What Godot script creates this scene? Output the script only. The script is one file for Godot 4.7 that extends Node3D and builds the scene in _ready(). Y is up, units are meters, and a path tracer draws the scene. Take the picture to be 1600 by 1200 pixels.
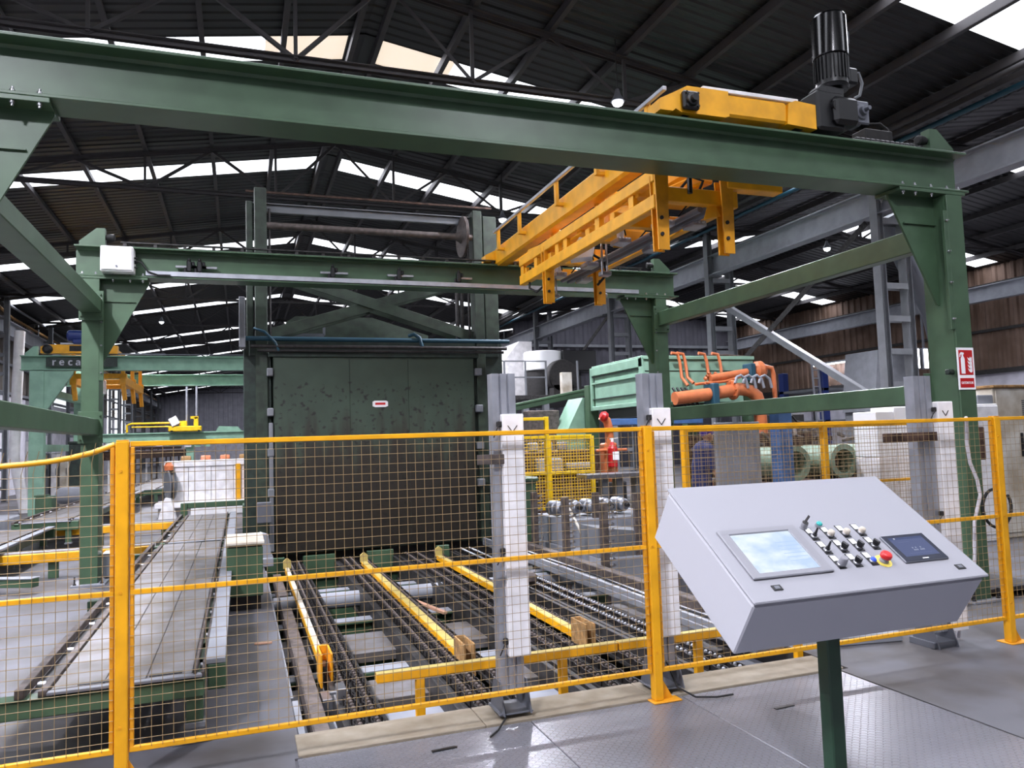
extends Node3D

# ---------------------------------------------------------------- mesh builder
class MB:
	var st := SurfaceTool.new()
	var off := Vector3.ZERO
	var sg := 1
	func _init(base := Vector3.ZERO):
		off = base
		st.begin(Mesh.PRIMITIVE_TRIANGLES)
		st.set_smooth_group(-1)
	func v(p: Vector3):
		st.add_vertex(p - off)
	func tri(a: Vector3, b: Vector3, c: Vector3):      # counter-clockwise seen from outside
		v(a); v(c); v(b)
	func quad(a: Vector3, b: Vector3, c: Vector3, d: Vector3):
		tri(a, b, c); tri(a, c, d)
	func uvquad(a: Vector3, b: Vector3, c: Vector3, d: Vector3):   # a lower left, b lower right, c upper right, d upper left
		var q = [a, b, c, d]
		var t = [Vector2(0, 1), Vector2(1, 1), Vector2(1, 0), Vector2(0, 0)]
		for i in [0, 2, 1, 0, 3, 2]:
			st.set_uv(t[i]); v(q[i])
	func face(pts: Array, inside: Vector3):            # convex face turned away from an inner point
		var n: Vector3 = (pts[1] - pts[0]).cross(pts[2] - pts[0])
		var flip: bool = n.dot(pts[0] - inside) < 0.0
		for i in range(1, pts.size() - 1):
			if flip: tri(pts[0], pts[i + 1], pts[i])
			else: tri(pts[0], pts[i], pts[i + 1])
	func box(c: Vector3, s: Vector3, ch := 0.0, b := Basis.IDENTITY):
		var h := s * 0.5
		var k: float = minf(ch, minf(h.x, minf(h.y, h.z)) * 0.8)
		if k <= 0.0:
			for ax in 3:
				for sg2 in [-1.0, 1.0]:
					var u := (ax + 1) % 3
					var w := (ax + 2) % 3
					var f := []
					for q in [[-1, -1], [1, -1], [1, 1], [-1, 1]]:
						var p := Vector3.ZERO
						p[ax] = h[ax] * sg2; p[u] = h[u] * q[0]; p[w] = h[w] * q[1]
						f.append(c + b * p)
					face(f, c)
			return
		for ax in 3:
			var u := (ax + 1) % 3
			var w := (ax + 2) % 3
			for s1 in [-1.0, 1.0]:
				var f := []
				for q in [[-1, -1], [1, -1], [1, 1], [-1, 1]]:
					var p := Vector3.ZERO
					p[ax] = h[ax] * s1; p[u] = (h[u] - k) * q[0]; p[w] = (h[w] - k) * q[1]
					f.append(c + b * p)
				face(f, c)
				for s2 in [-1.0, 1.0]:
					var e := []
					for q in [[0, -1], [0, 1], [1, 1], [1, -1]]:
						var p := Vector3.ZERO
						p[u] = (h[u] - (k if q[0] == 0 else 0.0)) * s1
						p[w] = (h[w] - (0.0 if q[0] == 0 else k)) * s2
						p[ax] = (h[ax] - k) * q[1]
						e.append(c + b * p)
					face(e, c)
		for x in [-1.0, 1.0]:
			for y in [-1.0, 1.0]:
				for z in [-1.0, 1.0]:
					face([c + b * Vector3(h.x * x, (h.y - k) * y, (h.z - k) * z), c + b * Vector3((h.x - k) * x, h.y * y, (h.z - k) * z), c + b * Vector3((h.x - k) * x, (h.y - k) * y, h.z * z)], c)
	func bb(x0: float, x1: float, y0: float, y1: float, z0: float, z1: float, ch := 0.0):
		box(Vector3(x0 + x1, y0 + y1, z0 + z1) * 0.5, Vector3(absf(x1 - x0), absf(y1 - y0), absf(z1 - z0)), ch)
	static func along(a: Vector3, b: Vector3, up := Vector3.UP) -> Basis:   # z runs from a to b
		var z := (b - a).normalized()
		if absf(z.dot(up)) > 0.99: up = Vector3.RIGHT
		var x := up.cross(z).normalized()
		return Basis(x, z.cross(x), z)
	func bar(a: Vector3, b: Vector3, w: float, h: float, ch := 0.0, up := Vector3.UP):
		box((a + b) * 0.5, Vector3(w, h, a.distance_to(b)), ch, along(a, b, up))
	func angle(a: Vector3, b: Vector3, w: float, t := 0.008, up := Vector3.UP):   # an L section
		var m := along(a, b, up)
		box((a + b) * 0.5 + m.y * w * 0.5, Vector3(w, t, a.distance_to(b)), 0.0, m)
		box((a + b) * 0.5 + m.x * w * 0.5, Vector3(t, w, a.distance_to(b)), 0.0, m)
	func ibeam(a: Vector3, b: Vector3, w: float, h: float, tf := 0.02, tw := 0.012, up := Vector3.UP):
		var m := along(a, b, up)
		var l := a.distance_to(b)
		var c := (a + b) * 0.5
		box(c + m.y * (h - tf) * 0.5, Vector3(w, tf, l), 0.003, m)
		box(c - m.y * (h - tf) * 0.5, Vector3(w, tf, l), 0.003, m)
		box(c, Vector3(tw, h - 2 * tf, l), 0.0, m)
		for s in [-1.0, 1.0]:
			for q in [-1.0, 1.0]:            # the rolled fillets
				var p: Vector3 = c + m.y * s * (h * 0.5 - tf) + m.x * q * tw * 0.5
				var r := 0.02
				var e := m.z * l * 0.5
				face([p - m.y * s * r - e, p + m.x * q * r - e, p + m.x * q * r + e, p - m.y * s * r + e], c)
	func ring(c: Vector3, m: Basis, r: float, n: int) -> Array:
		var o := []
		for i in n:
			var a := TAU * i / n
			o.append(c + m.x * cos(a) * r + m.y * sin(a) * r)
		return o
	func lathe(a: Vector3, b: Vector3, prof: Array, n := 16):   # prof: [t along 0..1, radius]
		var m := along(a, b)
		var last := []
		for k in prof.size():
			var c: Vector3 = a.lerp(b, prof[k][0])
			var r := ring(c, m, maxf(prof[k][1], 0.0001), n)
			if k == 0 and prof[k][1] > 0.0005:
				face(r, c + m.z)
			if last:
				sg += 1; st.set_smooth_group(sg % 30 + 1)
				for i in n:
					var j := (i + 1) % n
					quad(last[i], last[j], r[j], r[i])
				st.set_smooth_group(-1)
			if k == prof.size() - 1 and prof[k][1] > 0.0005:
				face(r, c - m.z)
			last = r
	func cyl(a: Vector3, b: Vector3, r: float, n := 16, bev := 0.0):
		if bev > 0.0:
			var t: float = minf(bev / a.distance_to(b), 0.45)
			lathe(a, b, [[0.0, r - bev], [t, r], [1.0 - t, r], [1.0, r - bev]], n)
		else:
			lathe(a, b, [[0.0, r], [1.0, r]], n)
	func pipe(a: Vector3, b: Vector3, r: float, ri: float, n := 20):     # hollow
		var m := along(a, b)
		var o0 := ring(a, m, r, n); var o1 := ring(b, m, r, n)
		var i0 := ring(a, m, ri, n); var i1 := ring(b, m, ri, n)
		for i in n:
			var j := (i + 1) % n
			st.set_smooth_group(1); quad(o0[i], o0[j], o1[j], o1[i])
			st.set_smooth_group(2); quad(i0[j], i0[i], i1[i], i1[j])
			st.set_smooth_group(-1)
			quad(i0[i], i0[j], o0[j], o0[i]); quad(i1[j], i1[i], o1[i], o1[j])
	func tube(pts: Array, r: float, n := 8):
		var m := along(pts[0], pts[1])
		var last := []
		for k in pts.size():
			var d: Vector3 = (pts[mini(k + 1, pts.size() - 1)] - pts[maxi(k - 1, 0)]).normalized()
			var x := (m.x - d * m.x.dot(d)).normalized()
			m = Basis(x, d.cross(x), d)
			var rr := ring(pts[k], m, r, n)
			if k == 0: face(rr, pts[0] + d)
			if last:
				st.set_smooth_group(1)
				for i in n:
					var j := (i + 1) % n
					quad(last[i], last[j], rr[j], rr[i])
				st.set_smooth_group(-1)
			if k == pts.size() - 1: face(rr, pts[k] - d)
			last = rr
	func wire(a: Vector3, b: Vector3, r: float):
		var m := along(a, b)
		var p := ring(a, m, r, 4); var q := ring(b, m, r, 4)
		for i in 4:
			quad(p[i], p[(i + 1) % 4], q[(i + 1) % 4], q[i])
	func prism(poly: Array, o: Vector3, ux: Vector3, uy: Vector3, dep: Vector3):   # a flat outline pulled along dep
		var pk := PackedVector2Array(poly)
		if Geometry2D.is_polygon_clockwise(pk): pk.reverse()
		var n := ux.cross(uy)
		var fwd: bool = n.dot(dep) > 0.0
		var idx := Geometry2D.triangulate_polygon(pk)
		var at := func(i): return o + ux * pk[i].x + uy * pk[i].y
		for t in range(0, idx.size(), 3):
			var a: Vector3 = at.call(idx[t]); var b: Vector3 = at.call(idx[t + 1]); var c: Vector3 = at.call(idx[t + 2])
			var up: bool = (b - a).cross(c - a).dot(n) > 0.0
			if not up:
				var q := b; b = c; c = q
			if fwd:
				tri(a + dep, b + dep, c + dep); tri(a, c, b)
			else:
				tri(a, b, c); tri(a + dep, c + dep, b + dep)
		for i in pk.size():
			var a: Vector3 = at.call(i); var b: Vector3 = at.call((i + 1) % pk.size())
			if fwd: quad(a, b, b + dep, a + dep)
			else: quad(b, a, a + dep, b + dep)
	func mesh(m: Material) -> ArrayMesh:
		st.generate_normals()
		var r := st.commit()
		r.surface_set_material(0, m)
		return r

# ---------------------------------------------------------------- names and metas
var used := {}
var M := {}

func numbered(called: String) -> String:
	var k: int = used.get(called, 0)
	used[called] = k + 1
	return called if k == 0 else "%s_%03d" % [called, k]

func tag(o: Node, label: String, category: String, group := "", kind := ""):
	if label: o.set_meta("label", label)
	if category: o.set_meta("category", category)
	if group: o.set_meta("group", group)
	if kind: o.set_meta("kind", kind)

func thing(called: String, at: Vector3, label: String, category: String, group := "", kind := "") -> Node3D:
	var o := Node3D.new()
	o.name = numbered(called)
	add_child(o)
	o.position = at
	tag(o, label, category, group, kind)
	return o

# a part: its builder holds world coordinates, or coordinates relative to mb.off
func put(called: String, mb: MB, m: Material, parent: Node, label := "", kind := "") -> MeshInstance3D:
	return put_mesh(called, mb.mesh(m), parent, label, kind)

func put_mesh(called: String, mesh: Mesh, parent: Node, label := "", kind := "", at := Vector3.ZERO) -> MeshInstance3D:
	var o := MeshInstance3D.new()
	o.name = called
	o.mesh = mesh
	parent.add_child(o, true)
	o.position = at
	if not parent is MeshInstance3D and parent != self: o.position = at - parent.position
	if label: o.set_meta("label", label)
	if kind: o.set_meta("kind", kind)
	return o

func copy_of(root: Node3D, at: Vector3, label: String, group := "") -> Node3D:
	var o: Node3D = root.duplicate()
	var nm := String(root.name)
	if nm.length() > 4 and nm.substr(nm.length() - 4, 1) == "_" and nm.right(3).is_valid_int(): nm = nm.left(nm.length() - 4)
	o.name = numbered(nm)
	add_child(o)
	o.position = at
	o.set_meta("label", label)
	if group: o.set_meta("group", group)
	return o

func V(x: float, y: float, z: float) -> Vector3:
	return Vector3(x, y, z)

# ---------------------------------------------------------------- materials
func noise_tex(freq: float, seed_: int, lo: float, hi: float, oct := 4, type := FastNoiseLite.TYPE_SIMPLEX_SMOOTH, tint := Color.WHITE) -> NoiseTexture2D:
	var n := FastNoiseLite.new()
	n.noise_type = type
	n.seed = seed_
	n.frequency = freq
	n.fractal_octaves = oct
	var t := NoiseTexture2D.new()
	t.width = 512; t.height = 512
	t.seamless = true
	t.noise = n
	var g := Gradient.new()
	g.set_color(0, Color(lo, lo, lo) * tint); g.set_color(1, Color(hi, hi, hi))
	g.set_offset(0, 0.15); g.set_offset(1, 0.75)
	t.color_ramp = g
	return t

var T := {}
func mat(key: String, c: Color, rough := 0.6, metal := 0.0, tex := "", sc := 0.5, spec := 0.5) -> StandardMaterial3D:
	var m := StandardMaterial3D.new()
	m.resource_name = key
	m.albedo_color = c
	m.roughness = rough
	m.metallic = metal
	m.metallic_specular = spec
	if tex:
		m.albedo_texture = T[tex]
		m.uv1_triplanar = true
		m.uv1_world_triplanar = true
		m.uv1_scale = Vector3.ONE * sc
	M[key] = m
	return m

func tread_image() -> Image:
	var s := 128
	var im := Image.create(s, s, false, Image.FORMAT_RGB8)
	for y in s:
		for x in s:
			var best := 0.0
			for k in [[0.25, 0.25, 1.0], [0.75, 0.75, 1.0], [0.25, 0.75, -1.0], [0.75, 0.25, -1.0]]:
				var dx: float = x / float(s) - k[0]
				var dy: float = y / float(s) - k[1]
				dx -= roundf(dx); dy -= roundf(dy)
				var a: float = (dx + dy * k[2]) * 0.7071
				var b: float = (dx * -k[2] + dy) * 0.7071
				var d := sqrt(pow(a / 0.24, 2) + pow(b / 0.065, 2))
				best = maxf(best, clampf((1.15 - d) * 3.0, 0.0, 1.0))
			im.set_pixel(x, y, Color(best, best, best))
	return im

func make_materials():
	T.mott = noise_tex(0.008, 3, 0.90, 1.0)
	T.grime = noise_tex(0.02, 11, 0.70, 1.0, 5)
	T.stain = noise_tex(0.006, 23, 0.80, 1.0, 5, FastNoiseLite.TYPE_SIMPLEX_SMOOTH, Color(1.0, 0.95, 0.88))
	T.rust = noise_tex(0.02, 7, 0.45, 1.0, 5, FastNoiseLite.TYPE_PERLIN, Color(1.0, 0.8, 0.65))
	var fine := noise_tex(0.09, 5, 0.7, 1.0, 3)
	T.fine = fine
	var wood := NoiseTexture2D.new()
	wood.width = 512; wood.height = 64; wood.seamless = true
	var wn := FastNoiseLite.new(); wn.seed = 9; wn.frequency = 0.02; wn.fractal_octaves = 4
	wood.noise = wn
	var wg := Gradient.new(); wg.set_color(0, Color(0.84, 0.80, 0.74)); wg.set_color(1, Color(1, 0.98, 0.95)); wood.color_ramp = wg
	T.wood = wood
	mat("green", Color(0.262, 0.36, 0.265), 0.42, 0.0, "mott", 0.6)
	mat("green_dark", Color(0.15, 0.205, 0.175), 0.55, 0.0, "grime", 0.5)
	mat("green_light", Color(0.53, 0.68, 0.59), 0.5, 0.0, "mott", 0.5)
	mat("oven_green", Color(0.19, 0.24, 0.19), 0.55, 0.0, "grime", 0.4)
	mat("yellow", Color(0.92, 0.655, 0.075), 0.42, 0.0, "mott", 0.8)
	mat("yellow_worn", Color(0.88, 0.60, 0.08), 0.5, 0.0, "mott", 1.2)
	mat("yellow_pale", Color(0.74, 0.66, 0.38), 0.6, 0.0, "mott", 1.0)
	mat("wire", Color(0.56, 0.47, 0.32), 0.5, 0.0)
	mat("orange", Color(0.80, 0.45, 0.27), 0.45, 0.0, "mott", 1.0)
	mat("blue", Color(0.30, 0.45, 0.66), 0.5, 0.0, "mott", 1.0)
	mat("blue_motor", Color(0.10, 0.18, 0.42), 0.4)
	mat("teal", Color(0.10, 0.27, 0.34), 0.5)
	mat("red", Color(0.72, 0.10, 0.11), 0.4)
	mat("black", Color(0.045, 0.045, 0.055), 0.4)
	mat("black_gloss", Color(0.03, 0.03, 0.035), 0.18)
	mat("rubber", Color(0.06, 0.06, 0.065), 0.75)
	mat("dark", Color(0.14, 0.13, 0.13), 0.7, 0.0, "grime", 0.8)
	mat("dark_steel", Color(0.26, 0.25, 0.25), 0.5, 0.5, "grime", 1.0)
	mat("rusty", Color(0.36, 0.27, 0.23), 0.75, 0.1, "rust", 1.0)
	mat("brown_steel", Color(0.40, 0.36, 0.345), 0.65, 0.2, "grime", 0.8)
	mat("steel", Color(0.66, 0.66, 0.68), 0.32, 0.85, "mott", 2.0)
	mat("chrome", Color(0.62, 0.63, 0.66), 0.42, 0.9)
	mat("alu", Color(0.70, 0.71, 0.74), 0.4, 0.6, "mott", 1.0)
	mat("alu_dark", Color(0.42, 0.43, 0.46), 0.45, 0.4)
	mat("grey_paint", Color(0.44, 0.45, 0.47), 0.55, 0.0, "mott", 0.5)
	mat("grey_light", Color(0.56, 0.57, 0.60), 0.6, 0.0, "mott", 0.5)
	mat("deck", Color(0.475, 0.465, 0.475), 0.5, 0.15, "stain", 0.7)
	mat("roof", Color(0.072, 0.069, 0.076), 0.5, 0.0, "grime", 0.15)
	mat("truss", Color(0.22, 0.21, 0.215), 0.7, 0.0, "mott", 0.5)
	mat("cladding", Color(0.43, 0.345, 0.295), 0.75, 0.0, "stain", 0.25)
	mat("cladding_grey", Color(0.55, 0.545, 0.585), 0.7, 0.0, "mott", 0.25)
	mat("masonry", Color(0.82, 0.81, 0.85), 0.85, 0.0, "mott", 0.4)
	mat("white", Color(0.94, 0.93, 0.935), 0.5, 0.0, "mott", 0.8)
	mat("white_clean", Color(0.96, 0.96, 0.97), 0.45)
	mat("cream", Color(0.84, 0.82, 0.78), 0.6, 0.0, "stain", 0.5)
	mat("desk", Color(0.56, 0.56, 0.585), 0.6, 0.0, "", 1.0, 0.3)
	mat("desk_body", Color(0.66, 0.66, 0.685), 0.6, 0.0, "", 1.0, 0.3)
	mat("bezel", Color(0.50, 0.50, 0.525), 0.35)
	mat("concrete", Color(0.365, 0.365, 0.39), 0.55, 0.0, "stain", 0.35)
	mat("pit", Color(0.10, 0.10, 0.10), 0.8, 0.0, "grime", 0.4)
	mat("cyan", Color(0.20, 0.62, 0.60), 0.35)
	mat("mint", Color(0.50, 0.58, 0.50), 0.45, 0.0, "mott", 1.5)
	mat("carton", Color(0.66, 0.50, 0.30), 0.8, 0.0, "grime", 1.0)
	mat("wood_pink", Color(0.72, 0.55, 0.45), 0.7, 0.0, "mott", 2.0)
	mat("cable", Color(0.80, 0.79, 0.82), 0.5)
	var wd := mat("plank", Color(0.60, 0.575, 0.53), 0.7)
	wd.albedo_texture = T.wood; wd.uv1_triplanar = true; wd.uv1_world_triplanar = true; wd.uv1_scale = Vector3(0.5, 4.0, 4.0)
	var tread := ImageTexture.create_from_image(tread_image())
	var pl := mat("tread", Color(0.51, 0.51, 0.54), 0.27, 0.4, "stain", 0.5)
	pl.heightmap_enabled = true
	pl.heightmap_texture = tread
	pl.heightmap_scale = 0.32
	pl.uv1_scale = Vector3.ONE * 19.0
	pl.albedo_texture = null
	pl.detail_enabled = false
	mat("green_dark_paint", Color(0.12,0.23,0.16), 0.35, 0.0, "mott", 1.5)
	mat("panel_front", Color(0.20, 0.21, 0.25), 0.2)
	mat("blue_button", Color(0.18, 0.32, 0.75), 0.35)
	mat("yellow_disc", Color(0.90, 0.82, 0.36), 0.5)
	mat("work_blue", Color(0.14, 0.17, 0.33), 0.85)
	mat("purple", Color(0.32, 0.24, 0.58), 0.8)
	mat("floor_light", Color(0.46, 0.455, 0.48), 0.55, 0.0, "stain", 0.35)
	mat("chain_dark", Color(0.14, 0.125, 0.125), 0.5, 0.3)
	mat("cladding_dark", Color(0.30, 0.295, 0.33), 0.75, 0.0, "mott", 0.25)
	mat("cladding_left", Color(0.42, 0.395, 0.38), 0.75, 0.0, "stain", 0.25)
	mat("lemon", Color(0.93, 0.76, 0.08), 0.45, 0.0, "mott", 0.8)
	mat("skin", Color(0.70, 0.50, 0.40), 0.6)
	mat("smooth_plate", Color(0.57, 0.56, 0.585), 0.5, 0.2, "stain", 0.6)

func glow(key: String, c: Color, e: float) -> StandardMaterial3D:
	var m := mat(key, Color(0.9, 0.9, 0.9), 0.4)
	m.emission_enabled = true
	m.emission = c
	m.emission_energy_multiplier = e
	return m
const RIDGE := 2.2
const PITCH := 0.16
const EAVE := 12.8
const SKY_Z := [9.0, 2.5, -2.2, -7.45, -14.05, -20.2, -28.2, -33.6, -39.0, -47.8, -53.1, -59.5, -66.0, -72.5, -80.0, -87.5]

func sky_w(z: float) -> float:
	return 1.9 if z == -7.45 else 0.96

func roof_y(x: float) -> float:
	return 9.1 - PITCH * absf(x - RIDGE) if x <= EAVE else 8.45 - PITCH * absf(x - 19.4)

func _ready():
	var cam := Camera3D.new()
	cam.name = "camera"
	cam.fov = 53.24
	cam.near = 0.05
	cam.far = 400.0
	var yaw := 0.342108238; var pitch := 0.0712527085; var roll := -0.032099046
	var f := Vector3(sin(yaw) * cos(pitch), sin(pitch), -cos(yaw) * cos(pitch))
	var r := Vector3(cos(yaw), 0, sin(yaw))
	var u := r.cross(f)
	cam.transform = Transform3D(Basis(r * cos(roll) + u * sin(roll), u * cos(roll) - r * sin(roll), -f), Vector3(0, 1.65, 0))
	add_child(cam)
	cam.current = true

	var env := Environment.new()
	env.background_mode = Environment.BG_SKY
	var sky := Sky.new()
	var sm := ProceduralSkyMaterial.new()
	sm.sky_top_color = Color(0.75, 0.82, 0.92); sm.sky_horizon_color = Color(0.9, 0.92, 0.95)
	sm.ground_bottom_color = Color(0.4, 0.4, 0.4); sm.ground_horizon_color = Color(0.7, 0.7, 0.7)
	sky.sky_material = sm
	env.sky = sky
	env.tonemap_mode = Environment.TONE_MAPPER_LINEAR
	env.tonemap_exposure = 1.5
	env.sdfgi_enabled = true; env.ssao_enabled = true; env.ssil_enabled = true
	var we := WorldEnvironment.new()
	we.name = "world"
	we.environment = env
	add_child(we)

	make_materials()
	glow("skylight", Color(0.95, 0.97, 1.0), 1.7)
	glow("skylight_aged", Color(0.96, 0.88, 0.78), 0.62)
	build_skylights(1.2)
	build_shell()
	build_roof()
	build_floor()
	build_gantry()
	build_crane()
	build_oven()
	build_pit()
	build_fence()
	build_posts()
	build_desk()
	build_tables()
	build_left_far()
	build_right_machines()
	build_right_wall_things()
	build_lamps()

# one translucent strip per slope, with the daylight that comes through it
func build_skylights(e: float):
	var k := 0
	for z in SKY_Z:
		var spans := [[RIDGE - 0.28, -8.3], [RIDGE + 0.28, EAVE - 0.25]]
		if z > -60: spans += [[13.2, 19.2], [19.6, 25.8]]
		for s in spans:
			k += 1
			var a := Vector3(s[0], roof_y(s[0]) + 0.03, z)
			var b := Vector3(s[1], roof_y(s[1]) + 0.03, z)
			var w := thing("window_%d" % k, a.lerp(b, 0.5), "", "", "", "structure")
			w.name = "window_%d" % k
			var n := 7 if z > -45.0 else 1
			var d := (b - a) / n
			for i in n:
				var mb := MB.new()
				mb.bar(a + d * (i + 0.004), a + d * (i + 0.996), sky_w(z), 0.012)
				put("pane", mb, M.skylight_aged if i == 0 and z == -14.05 and absf(s[0] - RIDGE) < 0.5 else M.skylight, w)
			var l := AreaLight3D.new()
			l.name = "daylight"
			l.area_size = Vector2(a.distance_to(b), sky_w(z) - 0.06)
			l.area_normalize_energy = false
			l.light_energy = e
			l.light_color = Color(0.94, 0.95, 1.0)
			l.area_range = 60.0
			l.area_attenuation = 2.0
			l.shadow_enabled = true
			w.add_child(l)
			var x := (b - a).normalized()
			if x.x < 0: x = -x
			var y := Vector3(0, 0, -1)
			l.transform = Transform3D(Basis(x, y, x.cross(y)), Vector3(0, -0.03, 0))
			if l.transform.basis.z.y < 0: l.transform.basis = Basis(x, -y, x.cross(-y))

func corrugated(mb: MB, p0: Vector3, along_: Vector3, length: float, across: Vector3, n: Vector3, period: float, depth: float):
	# a trapezoid sheet: waves run down "along_", the sheet's width runs down "across"
	var cnt := maxi(1, roundi(length / period))
	var st := length / cnt
	var prof := [[0.0, 0.0], [0.35, 0.0], [0.5, depth], [0.85, depth], [1.0, 0.0]]
	for i in cnt:
		for j in 4:
			var a: Vector3 = p0 + along_ * (st * (i + prof[j][0])) + n * prof[j][1]
			var b: Vector3 = p0 + along_ * (st * (i + prof[j + 1][0])) + n * prof[j + 1][1]
			mb.quad(a, b, b + across, a + across)

func build_shell():
	# floor slabs around the pit; the pit itself belongs to the conveyors
	var fl := thing("floor", Vector3.ZERO, "", "", "", "structure")
	var mb := MB.new()
	mb.bb(-9.0, 0.30, -0.5, 0.0, -92, -4.34)
	mb.bb(6.3, 26.3, -0.5, 0.0, -92, -4.34)
	mb.bb(0.30, 6.3, -0.5, 0.0, -92, -12.3)
	mb.bb(-9.0, 0.26, -0.5, 0.0, -4.34, 16.0)
	mb.bb(3.86, 26.3, -0.5, 0.0, -4.34, 16.0)
	mb.bb(4.9, 6.3, -0.5, 0.0, -8.6, -4.34); mb.bb(3.94, 4.9, -0.5, 0.0, -6.2, -4.34)
	mb.bb(0.26, 3.86, -0.5, -0.012, -4.34, 16.0)
	put("concrete_slab", mb, M.concrete, fl)
	mb = MB.new()
	mb.bb(-7.5, 0.25, 0.0, 0.012, -60.0, -16.6); mb.bb(6.35, 26.0, 0.0, 0.012, -80.0, -17.5)
	put("painted_slab", mb, M.floor_light, fl)
	mb = MB.new()
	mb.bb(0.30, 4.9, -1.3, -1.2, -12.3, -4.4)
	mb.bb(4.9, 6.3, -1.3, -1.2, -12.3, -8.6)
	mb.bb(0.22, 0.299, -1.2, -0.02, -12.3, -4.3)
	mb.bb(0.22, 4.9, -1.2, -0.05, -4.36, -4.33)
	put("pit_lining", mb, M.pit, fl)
	# left wall: masonry below, cladding above, columns and a crane runway in front
	var wl := thing("wall_left", Vector3(-8.9, 0, -40), "", "", "", "structure")
	mb = MB.new(); mb.bb(-9.0, -8.8, 0, 4.0, -92, 16)
	put("masonry", mb, M.masonry, wl)
	mb = MB.new()
	corrugated(mb, V(-8.85, 4.0, -92), Vector3(0, 0, 1), 44.0, V(0, 3.4, 0), Vector3.RIGHT, 0.35, 0.05)
	corrugated(mb, V(-8.85, 4.0, -44), Vector3(0, 0, 1), 60.0, V(0, 3.4, 0), Vector3.RIGHT, 0.35, 0.05)
	mb.bb(-9.05, -8.95, 4.0, 7.45, -92, -48); mb.bb(-9.05, -8.95, 4.0, 7.45, -44, 16)
	put("cladding", mb, M.cladding_left, wl)
	mb = MB.new()
	for y in [4.05, 5.2, 6.3]: mb.bb(-8.8, -8.68, y, y + 0.1, -92, 16)
	put("cladding_rail", mb, M.grey_paint, wl)
	var nw := 0
	for z in [-50.0, -53.5, -57.0, -61.0, -64.5, -68.0]:
		nw += 1
		var w := thing("window_wall", Vector3(-8.78, 4.2, z), "", "", "", "structure")
		w.name = "window_%d" % (200 + nw)
		mb = MB.new()
		for k in 4:
			mb.bb(-8.78, -8.75, 2.2 + 1.15 * k, 3.3 + 1.15 * k, z - 0.9, z + 0.9)
		put("pane", mb, M.skylight, w)
	# far wall
	var wf := thing("wall_back", Vector3(2, 0, -92), "", "", "", "structure")
	mb = MB.new(); mb.bb(-9, 13, 0, 3.2, -92.3, -92.0)
	put("masonry", mb, M.masonry, wf)
	mb = MB.new()
	corrugated(mb, V(-9, 3.2, -92.0), Vector3.RIGHT, 35.0, V(0, 6.2, 0), Vector3(0, 0, 1), 0.5, 0.06)
	mb.bb(-9, 26, 3.2, 9.4, -92.4, -92.2)
	put("cladding", mb, M.cladding_grey, wf)
	mb = MB.new(); mb.bb(13, 26.3, 0, 3.2, -92.3, -92.0); put("masonry", mb, M.masonry, wf)
	# end wall of the right bay
	var we := thing("wall_rear", Vector3(19, 0, -35.6), "", "", "", "structure")
	mb = MB.new()
	corrugated(mb, V(12.9, 0.0, -35.6), Vector3.RIGHT, 13.1, V(0, 8.5, 0), Vector3(0, 0, 1), 0.5, 0.06)
	mb.bb(12.9, 26, 0, 8.45, -35.85, -35.7)
	put("cladding", mb, M.cladding_dark, we)
	mb = MB.new()
	for y in [3.4, 5.0, 6.2]: mb.bb(12.9, 26, y, y + 0.14, -35.55, -35.42)
	put("cladding_rail", mb, M.grey_paint, we)
	# right wall: white below, brown cladding above
	var wr := thing("wall_right", Vector3(26, 0, -40), "", "", "", "structure")
	mb = MB.new(); mb.bb(26.0, 26.3, 0, 3.5, -92, 16)
	put("masonry", mb, M.masonry, wr)
	mb = MB.new()
	corrugated(mb, V(26.0, 3.55, -92), Vector3(0, 0, 1), 108.0, V(0, 4.0, 0), Vector3.LEFT, 0.36, 0.05)
	mb.bb(26.1, 26.2, 3.5, 7.6, -92, 16)
	put("cladding", mb, M.cladding, wr)
	mb = MB.new()
	mb.bb(25.8, 25.95, 3.46, 3.62, -92, 16); mb.bb(25.86, 25.95, 5.0, 5.1, -92, 16)
	put("cladding_rail", mb, M.dark, wr)
	# wall behind the camera
	var wn := thing("wall_front", Vector3(8, 0, 16), "", "", "", "structure")
	mb = MB.new(); mb.bb(-9.3, 26.3, 0, 9.4, 16.0, 16.3)
	put("cladding", mb, M.cladding_grey, wn)

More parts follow.
